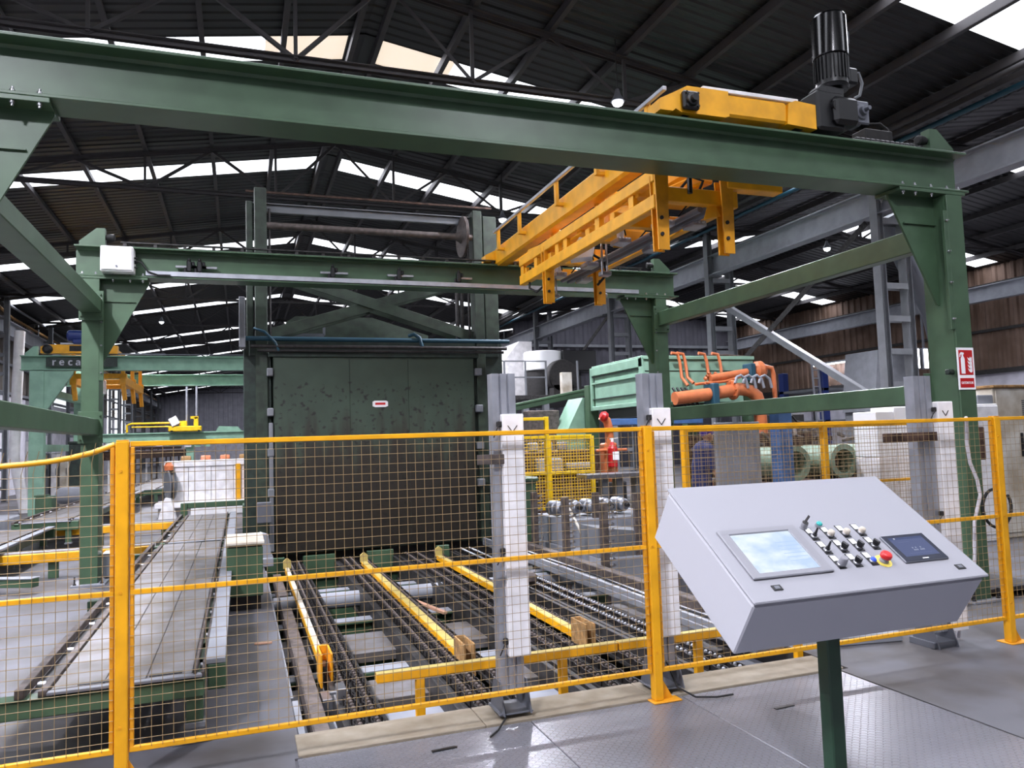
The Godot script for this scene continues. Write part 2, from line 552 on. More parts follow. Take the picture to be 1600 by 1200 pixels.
func build_roof():
	var ce := thing("ceiling", Vector3(2.2, 9, -40), "", "", "", "structure")
	var cuts := [16.0]
	for z in SKY_Z:
		cuts += [z + sky_w(z) * 0.5 - 0.02, z - sky_w(z) * 0.5 + 0.02]
	cuts.append(-92.0)
	for k in range(0, cuts.size(), 2):
		var z1: float = cuts[k]; var z0: float = cuts[k + 1]
		for s in [[RIDGE, -9.0], [RIDGE, EAVE], [19.4, EAVE], [19.4, 26.2]]:
			var x0: float = s[0]; var x1: float = s[1]
			var ya := 9.1 if x0 == RIDGE else 8.45
			var yb := ya - PITCH * absf(x1 - x0)
			var mb := MB.new()
			corrugated(mb, V(x0, ya, z1), Vector3(0, 0, -1), z1 - z0, V(x1 - x0, yb - ya, 0), Vector3.UP, 0.25, 0.022)
			mb.bar(V(x0, ya + 0.08, (z0 + z1) * 0.5), V(x1, yb + 0.08, (z0 + z1) * 0.5), z1 - z0, 0.03)
			put("roof_sheet", mb, M.roof, ce)
	# ridge capping over the gap between the skylight runs
	var rc := MB.new()
	for z in SKY_Z:
		rc.bar(V(RIDGE - 0.3, roof_y(RIDGE - 0.3) + 0.02, z), V(RIDGE, 9.12, z), sky_w(z) + 0.04, 0.04)
		rc.bar(V(RIDGE, 9.12, z), V(RIDGE + 0.3, roof_y(RIDGE + 0.3) + 0.02, z), sky_w(z) + 0.04, 0.04)
		rc.bar(V(-9, roof_y(-9), z), V(-8.28, roof_y(-8.28), z), sky_w(z) + 0.04, 0.04)
		for q in [[12.53, 12.8], [12.8, 13.22], [19.18, 19.4], [19.4, 19.62], [25.78, 26.3]]:
			rc.bar(V(q[0], roof_y(q[0]) + 0.02, z), V(q[1], roof_y(q[1] - 0.001) + 0.02, z), sky_w(z) + 0.04, 0.04)
		if z <= -60:
			rc.bar(V(12.8, 7.4, z), V(19.4, 8.45, z), sky_w(z) + 0.04, 0.04); rc.bar(V(19.4, 8.45, z), V(26.3, 7.35, z), sky_w(z) + 0.04, 0.04)
	put("capping", rc, M.roof, ce)
	for s in [-1.0, 1.0]:
		for d in [0.22, 1.45, 2.78, 4.15, 5.5, 6.85, 8.2, 9.55]:
			var x: float = RIDGE + s * d
			var mb := MB.new()
			var y := roof_y(x) - 0.09
			mb.bb(x - 0.03, x + 0.03, y - 0.08, y + 0.075, -92, 16)
			mb.bb(x - 0.03, x + 0.06, y - 0.085, y - 0.075, -92, 16)
			put("purlin", mb, M.truss, ce)
	for x in [14.2, 15.8, 17.4, 19.0, 19.8, 21.4, 23.0, 24.6]:
		var mb := MB.new()
		var y := roof_y(x) - 0.09
		mb.bb(x - 0.03, x + 0.03, y - 0.08, y + 0.075, -92, 16)
		put("purlin", mb, M.truss, ce)
	# trusses
	var first := true
	var k := 0
	var nth := ["behind the viewer", "right above the viewer", "nearest one above the front beam", "second one above the far beam", "third one just over the far beam", "fourth one above the furnace", "fifth one seen down the hall", "sixth one seen down the hall", "seventh one seen down the hall", "eighth one seen down the hall", "ninth one seen down the hall", "tenth one seen down the hall", "eleventh one seen down the hall", "last one before the end wall"]
	for i in range(-1, 13):
		roof_truss(-4.75 - 6.75 * i, -8.6, EAVE, RIDGE, 9.1, "dark steel roof truss of the main hall, " + nth[i + 1], i > 5)
	for i in range(-1, 5):
		roof_truss(-4.75 - 6.75 * i, EAVE, 26.0, 19.4, 8.45, "dark steel roof truss of the right-hand bay, " + ["behind the viewer", "beyond the right edge of the picture", "first one seen past the lattice columns", "second one seen past the lattice columns", "third one seen past the lattice columns", "last one before its grey end wall"][i + 1], true)

func roof_truss(z: float, x0: float, x1: float, xr: float, yr: float, label: String, far: bool):
	var t := thing("roof_truss", V(xr, 7.3, z), label, "truss", "roof trusses of the main hall" if x1 == EAVE else "roof trusses of the right bay")
	var yb := 7.42
	var top := func(x: float) -> float: return yr - PITCH * absf(x - xr) - 0.26
	var mb := MB.new()
	for s in ([0.0] if far else [-0.045, 0.045]):
		for xe in [x0, x1]:
			mb.angle(V(xr, top.call(xr), z + s), V(xe, top.call(xe), z + s), 0.075, 0.012)
	put("top_chord", mb, M.truss, t)
	mb = MB.new()
	for s in ([0.0] if far else [-0.045, 0.045]):
		mb.angle(V(x0, yb, z + s), V(x1, yb, z + s), 0.07, 0.012)
	put("bottom_chord", mb, M.truss, t)
	var step := 1.38
	for sd in [-1.0, 1.0]:
		var lim: float = absf((x1 if sd > 0 else x0) - xr)
		var n := int(lim / step)
		for i in n + 1:
			var xa: float = xr + sd * i * step
			if top.call(xa) - yb < 0.15: continue
			var xb: float = xr + sd * minf((i + 1) * step, lim)
			mb = MB.new()
			if i % 2 == 0:
				mb.angle(V(xa, top.call(xa), z), V(xb, yb, z), 0.055, 0.01, Vector3(0, 0, 1))
			else:
				mb.angle(V(xa, yb, z), V(xb, maxf(top.call(xb), yb), z), 0.055, 0.01, Vector3(0, 0, 1))
			put("web_member", mb, M.truss, t)
			if i % 2 == 1:
				mb = MB.new()
				mb.angle(V(xa, yb, z + 0.03), V(xa, top.call(xa), z + 0.03), 0.05, 0.01, Vector3(0, 0, 1))
				put("web_member", mb, M.truss, t)

func build_floor():
	# chequered steel plates before the fence
	var fp: Node = get_node("floor")
	var rows := [[-4.0, -2.2], [-2.19, -0.4], [-0.39, 1.4]]
	for r in rows:
		var xs := [0.27, 1.59, 2.61, 3.85]
		for i in 3:
			var mb := MB.new()
			mb.bb(xs[i] + 0.003, xs[i + 1] - 0.003, -0.012, 0.0, r[0], r[1], 0.002)
			put("floor_plate", mb, M.tread, fp)
	var xs2 := [0.27, 1.59, 2.61, 3.85]
	for i in 3:
		var mb := MB.new()
		mb.bb(xs2[i] + 0.003, xs2[i + 1] - 0.003, -0.012, -0.001, -4.335, -4.0, 0.002)
		put("floor_plate", mb, M.tread, fp)
	for p in [[1.02, -4.13], [3.05, -3.9]]:
		var mb := MB.new()
		mb.bar(V(p[0] - 0.07, 0.002, p[1]), V(p[0] + 0.07, 0.002, p[1] - 0.01), 0.022, 0.006)
		put("lifting_slot", mb, M.black, fp)
	# the worn timber kerb along the pit
	var kb := thing("timber_kerb", V(2, 0, -4.48), "long pale worn timber board laid along the edge of the conveyor pit", "board")
	for q in [[0.28, 1.32], [1.325, 2.42], [2.425, 3.9]]:
		var mb := MB.new()
		mb.bb(q[0], q[1], -0.08, 0.012, -4.66, -4.345, 0.004)
		put("plank", mb, M.plank, kb)
	tag_single("timber_offcut", func(mb): mb.bar(V(4.22, 0.035, -4.82), V(4.8, 0.035, -4.72), 0.07, 0.07, 0.008), M.grey_light, V(4.5, 0, -4.77), "short grey square timber lying on the floor behind the desk post", "timber")
	tag_single("floor_cable", func(mb): mb.tube([V(1.47, 0.12, -4.5), V(1.45, 0.03, -4.36), V(1.36, 0.012, -4.24), V(1.29, 0.01, -4.17)], 0.006), M.rubber, V(1.4, 0, -4.3), "thin black cable trailing onto the timber from the first white post", "cable")
	tag_single("floor_cable", func(mb): mb.tube([V(2.56, 0.2, -4.42), V(2.58, 0.06, -4.33), V(2.66, 0.012, -4.25), V(2.78, 0.01, -4.2), V(2.9, 0.01, -4.2)], 0.006), M.rubber, V(2.7, 0, -4.3), "thin black cable trailing over the floor beside the middle yellow fence post", "cable")

func tag_single(called: String, build: Callable, m: Material, at: Vector3, label: String, category: String, group := "") -> MeshInstance3D:
	var mb := MB.new(at)
	build.call(mb)
	var o := MeshInstance3D.new()
	o.name = numbered(called)
	o.mesh = mb.mesh(m)
	add_child(o)
	o.position = at
	tag(o, label, category, group)
	return o

const ZA := -5.55      # front portal beam
const ZB := -11.03     # rear portal beam
const XL := -1.785
const XR := 6.505

func bolt(mb: MB, p: Vector3, d: Vector3, r := 0.016):
	mb.lathe(p - d * 0.002, p + d * 0.018, [[0, r], [0.85, r], [1, r * 0.8]], 6)
	mb.cyl(p + d * 0.018, p + d * 0.034, r * 0.55, 6)

func bolt_part(t: Node, p: Vector3, d: Vector3, m: Material):
	var k := "up" if d.y > 0.0 else "down"
	if not bolt_meshes.has(k):
		var mb := MB.new()
		bolt(mb, Vector3.ZERO, d)
		bolt_meshes[k] = mb.mesh(m)
	put_mesh("bolt", bolt_meshes[k], t, "", "", p)

var bolt_meshes := {}

func portal_beam(t: Node3D, x0: float, x1: float, z: float, w := 0.31):
	var mb := MB.new()
	mb.ibeam(V(x0, 4.1, z), V(x1, 4.1, z), w, 0.40, 0.022, 0.014)
	var b := put("portal_beam", mb, M.green, t)
	mb = MB.new()
	mb.bb(x0 + 0.1, x1 - 0.1, 4.3, 4.335, z - 0.04, z + 0.04, 0.004)
	put("rail", mb, M.dark_steel, b)

func end_stop(t: Node3D, x: float, z: float, s: float):
	var mb := MB.new()
	mb.prism([Vector2(0, 0), Vector2(0.30, 0), Vector2(0.30, 0.07), Vector2(0.10, 0.25), Vector2(0.0, 0.25)], V(x, 4.3, z - 0.05), V(s, 0, 0), Vector3.UP, V(0, 0, 0.1))
	var e := put("end_stop", mb, M.green, t)
	mb = MB.new()
	mb.lathe(V(x + s * 0.005, 4.44, z), V(x - s * 0.11, 4.44, z), [[0, 0.03], [0.35, 0.045], [0.9, 0.05], [1, 0.035]], 14)
	put("buffer", mb, M.rubber, e)

func portal_leg(t: Node3D, x: float, z: float, s: float, gus := 0.56):
	# s: the direction of the hall's middle
	var mb := MB.new()
	for q in [-1.0, 1.0]:
		mb.bb(x - 0.1, x + 0.1, 0.02, 3.86, z + q * 0.15 - 0.011, z + q * 0.15 + 0.011, 0.003)
	mb.bb(x - 0.1, x - 0.085, 0.02, 3.86, z - 0.139, z + 0.139)
	mb.bb(x + 0.085, x + 0.1, 0.02, 3.86, z - 0.139, z + 0.139)
	var c := put("column", mb, M.green, t)
	mb = MB.new()
	mb.bb(x - 0.19, x + 0.19, 0.0, 0.022, z - 0.23, z + 0.23, 0.003)
	put("base_plate", mb, M.grey_light, c)
	for a in [-0.15, 0.15]:
		for d in [-0.19, 0.19]:
			mb = MB.new()
			bolt(mb, V(x + a, 0.022, z + d), Vector3.UP, 0.02)
			mb.cyl(V(x + a, 0.04, z + d), V(x + a, 0.12, z + d), 0.01, 8)
			put("anchor_bolt", mb, M.dark_steel, c)
	mb = MB.new()
	mb.bb(x - s * 0.16, x + s * (0.1 + gus), 3.865, 3.898, z - 0.155, z + 0.155, 0.003)
	put("head_plate", mb, M.green, t)
	mb = MB.new()
	var e: float = x + s * 0.1
	mb.prism([Vector2(0, 0), Vector2(gus, 0), Vector2(gus, -0.03), Vector2(0.03, -1.06), Vector2(0, -1.06)], V(e, 3.865, z - 0.011), V(s, 0, 0), Vector3.UP, V(0, 0, 0.022))
	mb.prism([Vector2(0, 0), Vector2(gus, 0), Vector2(gus, -0.012), Vector2(0, -0.012)], V(e, 3.60, z + 0.012), V(s * 0.72, 0, 0), Vector3.UP, V(0, 0, 0.02))
	put("gusset", mb, M.green, t)
	for a in [-0.1, 0.05, 0.25, 0.45, 0.6]:
		for d in [-0.13, 0.13]:
			bolt_part(t, V(x + s * a, 3.865, z + d), Vector3.DOWN, M.steel); bolt_part(t, V(x + s * a, 3.922, z + d), Vector3.UP, M.steel)

func build_gantry():
	var t := thing("portal_frame", V(2.36, 0, -8.3), "large green steel portal frame of four columns carrying the yellow crane", "frame")
	portal_beam(t, -2.05, 6.72, ZA)
	portal_beam(t, -1.98, 6.85, ZB)
	end_stop(t, 6.38, ZA, 1.0); end_stop(t, 6.47, ZB, 1.0); end_stop(t, -1.64, ZB, -1.0)
	for z in [ZA, ZB]:
		portal_leg(t, XL, z, 1.0)
		portal_leg(t, XR, z, -1.0)
	for q in [[XL + 0.01, 3.42, 3.6, 0.24], [XL + 0.01, 1.86, 2.06, 0.2], [XR - 0.02, 3.4, 3.63, 0.14], [XR - 0.02, 1.86, 2.06, 0.14]]:
		var mb := MB.new()
		mb.bb(q[0] - q[3] * 0.5, q[0] + q[3] * 0.5, q[1], q[2], ZB + 0.19, ZA - 0.19, 0.008)
		put("tie_beam", mb, M.green, t)
		for z in [ZB + 0.175, ZA - 0.175]:
			mb = MB.new()
			mb.bb(q[0] - 0.14, q[0] + 0.14, q[1] - 0.1, q[2] + 0.1, z - 0.015, z + 0.015, 0.003)
			var fl := put("tie_flange", mb, M.green, t)
			for a in [-0.11, 0.11]:
				for y in [q[1] - 0.05, q[2] + 0.05]:
					mb = MB.new(); bolt(mb, V(q[0] + a, y, z + 0.013 * signf(-8.3 - z) * -1.0 * -1.0), V(0, 0, signf(z + 8.3) * -1.0), 0.014); put("bolt", mb, M.green, fl)
	# stiffener splice plates on the column faces below the gussets
	for q in [[XL + 0.1, ZB, 1.0], [XR - 0.1, ZB, -1.0], [XR - 0.1, ZA, -1.0]]:
		var mb := MB.new()
		mb.bb(q[0], q[0] + q[2] * 0.05, 2.55, 3.7, q[1] + 0.13, q[1] + 0.162, 0.003)
		var sp := put("splice_plate", mb, M.green, t)
		for y in [2.65, 3.0, 3.3, 3.6]:
			mb = MB.new(); bolt(mb, V(q[0] + q[2] * 0.025, y, q[1] + 0.16), V(0, 0, 1), 0.013); put("bolt", mb, M.steel, sp)
	var mb := MB.new()
	mb.bb(-1.15, 6.1, 3.925, 3.99, ZB + 0.13, ZB + 0.17, 0.004)
	put("sensor_rail", mb, M.alu, t, "aluminium rail along the lower flange")
	mb = MB.new()
	for i in 22:
		var x := -1.4 + i * 0.36
		mb.bb(x - 0.02, x + 0.02, 4.3, 4.35, ZB + 0.09, ZB + 0.13); mb.cyl(V(x, 4.27, ZB + 0.13), V(x, 4.29, ZB + 0.13), 0.012, 6)
	mb.bb(-1.45, 6.2, 4.35, 4.365, ZB + 0.08, ZB + 0.14)
	put("conductor_rail", mb, M.dark_steel, t)
	mb = MB.new()
	mb.bb(-1.9, 3.2, 4.35, 4.40, ZA - 0.13, ZA - 0.06, 0.004)
	for i in 12: mb.bb(-1.8 + i * 0.45, -1.74 + i * 0.45, 4.3, 4.36, ZA - 0.12, ZA - 0.07)
	put("conductor_rail", mb, M.dark_steel, t)
	# white box and its cable on the rear beam
	var jb := thing("junction_box", V(-1.47, 3.95, ZB + 0.2), "white square junction box with a lock, hung on the far portal beam", "box")
	mb = MB.new(); mb.bb(-1.66, -1.28, 3.935, 4.265, ZB + 0.05, ZB + 0.30, 0.012); put("body", mb, M.white, jb)
	mb = MB.new(); mb.bb(-1.645, -1.295, 3.955, 4.25, ZB + 0.30, ZB + 0.315, 0.006); var dr := put("door", mb, M.white, jb)
	mb = MB.new(); mb.cyl(V(-1.47, 4.0, ZB + 0.313), V(-1.47, 4.0, ZB + 0.326), 0.014, 12); put("lock", mb, M.alu_dark, dr)
	mb = MB.new()
	mb.tube([V(-1.28, 4.1, ZB + 0.2), V(-1.2, 4.09, ZB + 0.19), V(-1.12, 3.97, ZB + 0.19), V(-1.0, 3.93, ZB + 0.19), V(-0.85, 3.935, ZB + 0.18)], 0.011)
	for y in [4.02, 4.08, 4.14]: mb.cyl(V(-1.285, y, ZB + 0.18), V(-1.245, y, ZB + 0.18), 0.014, 8)
	put("cable", mb, M.black, jb)
	# limit switch brackets on the rear beam
	var px := [-0.63, -0.50, 1.25, 2.2, 3.10]
	var lab := ["black limit sensor on a chrome bar, leftmost on the far portal beam", "black limit sensor on a chrome bar, second from the white junction box", "black limit sensor on a chrome bar, left of the crossed furnace braces", "black limit sensor on a chrome bar, above the crossed braces of the furnace", "black limit sensor at the left end of its chrome bar, nearest the yellow crane"]
	for i in 5:
		var x: float = px[i]
		var s := thing("limit_sensor", V(x, 4.09, ZB + 0.04), lab[i], "sensor", "limit sensors on the far beam")
		mb = MB.new()
		var a: float = -0.02 if i == 4 else -0.17
		mb.bar(V(x + a, 4.08, ZB + 0.06), V(x + 0.22, 4.08, ZB + 0.06), 0.03, 0.035, 0.004)
		put("bar", mb, M.steel, s)
		mb = MB.new()
		mb.box(V(x, 4.08, ZB + 0.1), V(0.06, 0.15, 0.06), 0.012)
		mb.box(V(x - 0.05, 4.03, ZB + 0.09), V(0.04, 0.07, 0.04), 0.01)
		mb.box(V(x + 0.05, 4.12, ZB + 0.09), V(0.04, 0.06, 0.04), 0.01)
		mb.lathe(V(x, 4.15, ZB + 0.1), V(x, 4.19, ZB + 0.1), [[0, 0.02], [0.4, 0.025], [1, 0.012]], 10)
		put("switch", mb, M.black, s)
	# extinguisher sign on the front column
	var sg := thing("fire_sign", V(XR, 2.0, ZA + 0.17), "red and white sign with a fire extinguisher and flames on the green column", "sign")
	mb = MB.new(); mb.bb(6.385, 6.60, 1.975, 2.375, ZA + 0.163, ZA + 0.169, 0.001); put("plate", mb, M.white_clean, sg)
	mb = MB.new(); mb.bb(6.405, 6.58, 2.115, 2.352, ZA + 0.169, ZA + 0.1705); mb.bb(6.405, 6.58, 1.995, 2.085, ZA + 0.169, ZA + 0.1705); put("red_field", mb, M.red, sg)
	mb = MB.new()
	var o := V(6.405, 2.115, ZA + 0.1705)
	mb.prism([Vector2(0.022, 0.012), Vector2(0.072, 0.012), Vector2(0.072, 0.155), Vector2(0.058, 0.178), Vector2(0.055, 0.19), Vector2(0.068, 0.2), Vector2(0.066, 0.212), Vector2(0.03, 0.218), Vector2(0.012, 0.2), Vector2(0.008, 0.17), Vector2(0.018, 0.172), Vector2(0.024, 0.192), Vector2(0.036, 0.198), Vector2(0.036, 0.178), Vector2(0.022, 0.155)], o, Vector3.RIGHT, Vector3.UP, V(0, 0, 0.001))
	for k in 4:
		var y := 0.02 + k * 0.035
		mb.prism([Vector2(0.105, y + 0.045), Vector2(0.12, y + 0.015), Vector2(0.145, y), Vector2(0.162, y + 0.012), Vector2(0.164, y + 0.05), Vector2(0.152, y + 0.032), Vector2(0.142, y + 0.05), Vector2(0.13, y + 0.03)], o, Vector3.RIGHT, Vector3.UP, V(0, 0, 0.001))
	put("pictogram", mb, M.white_clean, sg)
	var tm := TextMesh.new()
	var sf := SystemFont.new(); sf.font_names = PackedStringArray(["Droid Sans"]); sf.font_weight = 700
	tm.font = sf; tm.text = "EXTINTOR"; tm.font_size = 32; tm.pixel_size = 0.00098; tm.depth = 0.001; tm.material = M.white_clean
	put_mesh("lettering", tm, sg, "", "", V(6.4925, 2.04, ZA + 0.1712))
	# two limit switches bolted to the column
	tag_single("proximity_switch", func(b): b.box(V(6.36, 2.15, ZA + 0.1), V(0.07, 0.05, 0.06), 0.01); b.cyl(V(6.33, 2.15, ZA + 0.13), V(6.30, 2.15, ZA + 0.13), 0.02, 10), M.green_dark, V(6.36, 2.1, ZA + 0.1), "small dark switch on the green column, left of the fire sign", "switch")

func girder_beam(mb: MB, x: float, w: float, y0: float, y1: float, z0: float, z1: float):
	# hollow section with rounded lower corners
	mb.bb(x - w * 0.5, x + w * 0.5, y0, y1, z0, z1, 0.03)

func end_carriage(t: Node3D, x0: float, x1: float, z: float, front: float) -> Node3D:
	var mb := MB.new()
	mb.prism([Vector2(x0, 4.345), Vector2(x0 + 0.12, 4.345), Vector2(x0 + 0.15, 4.37), Vector2(x0 + 0.2, 4.345), Vector2(x0 + 0.64, 4.345), Vector2(x0 + 0.68, 4.36), Vector2(x0 + 0.68, 4.58), Vector2(x0 + 0.27, 4.58), Vector2(x0 + 0.12, 4.5), Vector2(x0, 4.44)], V(0, 0, z - 0.1), Vector3.RIGHT, Vector3.UP, V(0, 0, 0.2))
	mb.bb(x0 + 0.66, x1 - 0.3, 4.37, 4.565, z - 0.09, z + 0.085, 0.02)
	mb.prism([Vector2(x1 - 0.32, 4.36), Vector2(x1, 4.345), Vector2(x1, 4.57), Vector2(x1 - 0.22, 4.585), Vector2(x1 - 0.30, 4.55)], V(0, 0, z - 0.1), Vector3.RIGHT, Vector3.UP, V(0, 0, 0.2))
	var c := put("end_carriage", mb, M.yellow, t)
	mb = MB.new()
	mb.box(V(x0 + 0.28, 4.44, z + front * 0.125), V(0.16, 0.16, 0.05), 0.015)
	for a in [-0.055, 0.055]:
		for b in [-0.055, 0.055]: mb.cyl(V(x0 + 0.28 + a, 4.44 + b, z + front * 0.14), V(x0 + 0.28 + a, 4.44 + b, z + front * 0.165), 0.012, 6)
	mb.lathe(V(x0 + 0.28, 4.44, z + front * 0.14), V(x0 + 0.28, 4.44, z + front * 0.21), [[0, 0.06], [0.5, 0.055], [0.55, 0.035], [1, 0.032]], 14)
	put("bearing_block", mb, M.black, c)
	mb = MB.new()
	for q in [x0 + 0.28, x1 - 0.15]: mb.cyl(V(q, 4.41, z - 0.05), V(q, 4.41, z + 0.05), 0.075, 16)
	put("wheel", mb, M.dark_steel, c)
	return c

func build_crane():
	var t := thing("crane_bridge", V(4.1, 4.34, -8.2), "yellow travelling crane bridge on top of the green portal beams", "crane")
	end_carriage(t, 3.31, 4.92, ZA + 0.05, 1.0)
	end_carriage(t, 3.52, 5.02, ZB + 0.03, 1.0)
	for x in [3.78, 4.42]:
		var mb := MB.new()
		girder_beam(mb, x, 0.2, 4.28, 4.56, ZB + 0.1, ZA - 0.04)
		put("girder", mb, M.yellow, t)
	var mb := MB.new()
	for z in [-6.3, -7.9, -9.6]: mb.bb(3.86, 4.35, 4.38, 4.5, z - 0.05, z + 0.05, 0.006)
	put("cross_tie", mb, M.yellow, t)
	mb = MB.new()
	mb.bar(V(3.75, 4.595, ZA + 0.06), V(4.75, 4.595, ZA + 0.06), 0.14, 0.035, 0.004)
	put("cover_strip", mb, M.white, t)
	# guard strip and its stanchions along the girder
	mb = MB.new()
	mb.bb(3.56, 3.60, 4.70, 4.74, ZB + 0.4, ZA - 0.2, 0.004)
	put("cable_tray", mb, M.alu, t)
	for z in [-6.1, -7.2, -8.3, -9.6, -10.5]:
		mb = MB.new()
		mb.bb(3.58, 3.62, 4.45, 4.72, z - 0.03, z + 0.03, 0.003)
		mb.bb(3.58, 3.72, 4.42, 4.46, z - 0.03, z + 0.03, 0.003)
		put("tray_post", mb, M.yellow, t)
	# drive: gearbox and motor
	var g := MB.new()
	g.bb(4.93, 5.24, 4.35, 4.72, ZA - 0.08, ZA + 0.17, 0.025)
	g.bb(5.0, 5.28, 4.62, 4.80, ZA - 0.06, ZA + 0.16, 0.04)
	g.box(V(5.22, 4.53, ZA + 0.1), V(0.28, 0.26, 0.26), 0.035)
	g.cyl(V(5.13, 4.57, ZA + 0.16), V(5.13, 4.57, ZA + 0.21), 0.06, 14)
	var gb := put("gearbox", g, M.black, t)
	g = MB.new()
	g.box(V(5.45, 4.57, ZA + 0.13), V(0.2, 0.22, 0.03), 0.012)
	g.lathe(V(5.45, 4.57, ZA + 0.145), V(5.45, 4.57, ZA + 0.2), [[0, 0.075], [0.3, 0.07], [0.35, 0.045], [1, 0.04]], 18)
	g.cyl(V(5.45, 4.57, ZA + 0.2), V(5.45, 4.57, ZA + 0.25), 0.02, 12)
	g.box(V(5.38, 4.55, ZA + 0.05), V(0.2, 0.2, 0.14), 0.02)
	put("output_flange", g, M.alu_dark, gb)
	g = MB.new()
	g.lathe(V(5.22, 4.78, ZA + 0.05), V(5.22, 4.84, ZA + 0.05), [[0, 0.14], [0.5, 0.15], [0.55, 0.12], [1, 0.12]], 20)
	g.cyl(V(5.22, 4.82, ZA + 0.05), V(5.22, 5.10, ZA + 0.05), 0.142, 24)
	for i in 24:
		var a := TAU * i / 24.0
		g.bar(V(5.22 + cos(a) * 0.15, 4.86, ZA + 0.05 + sin(a) * 0.15), V(5.22 + cos(a) * 0.15, 5.08, ZA + 0.05 + sin(a) * 0.15), 0.008, 0.014)
	g.box(V(5.42, 4.93, ZA + 0.05), V(0.12, 0.16, 0.14), 0.02)
	var mo := put("motor", g, M.black, t)
	g = MB.new()
	g.lathe(V(5.22, 5.09, ZA + 0.05), V(5.22, 5.50, ZA + 0.05), [[0, 0.155], [0.02, 0.158], [0.93, 0.155], [0.98, 0.145], [1, 0.12]], 28)
	put("fan_cowl", g, M.black_gloss, mo)
	g = MB.new()
	g.box(V(5.41, 5.32, ZA + 0.05), V(0.05, 0.12, 0.06), 0.008)
	g.tube([V(5.47, 4.98, ZA + 0.05), V(5.54, 5.0, ZA + 0.05), V(5.58, 4.9, ZA + 0.05), V(5.54, 4.78, ZA + 0.05), V(5.47, 4.74, ZA + 0.05)], 0.014)
	put("conduit", g, M.grey_paint, mo)
	# energy chain on the front beam right of the drive
	var ch := thing("energy_chain", V(5.9, 4.34, ZA), "black cable chain lying on the front portal beam right of the motor", "chain")
	for i in 14:
		var b := MB.new()
		b.box(V(5.52 + i * 0.06, 4.365, ZA - 0.03), V(0.05, 0.05, 0.10), 0.006)
		put("link", b, M.black, ch)
	mb = MB.new(); mb.bb(5.75, 6.1, 4.40, 4.56, ZA - 0.3, ZA - 0.12, 0.01); mb.tube([V(5.7, 4.62, ZA - 0.2), V(6.02, 4.66, ZA - 0.2), V(6.1, 4.6, ZA - 0.18), V(6.12, 4.42, ZA - 0.15)], 0.012)
	put("bracket", mb, M.dark, ch)
	build_grab()

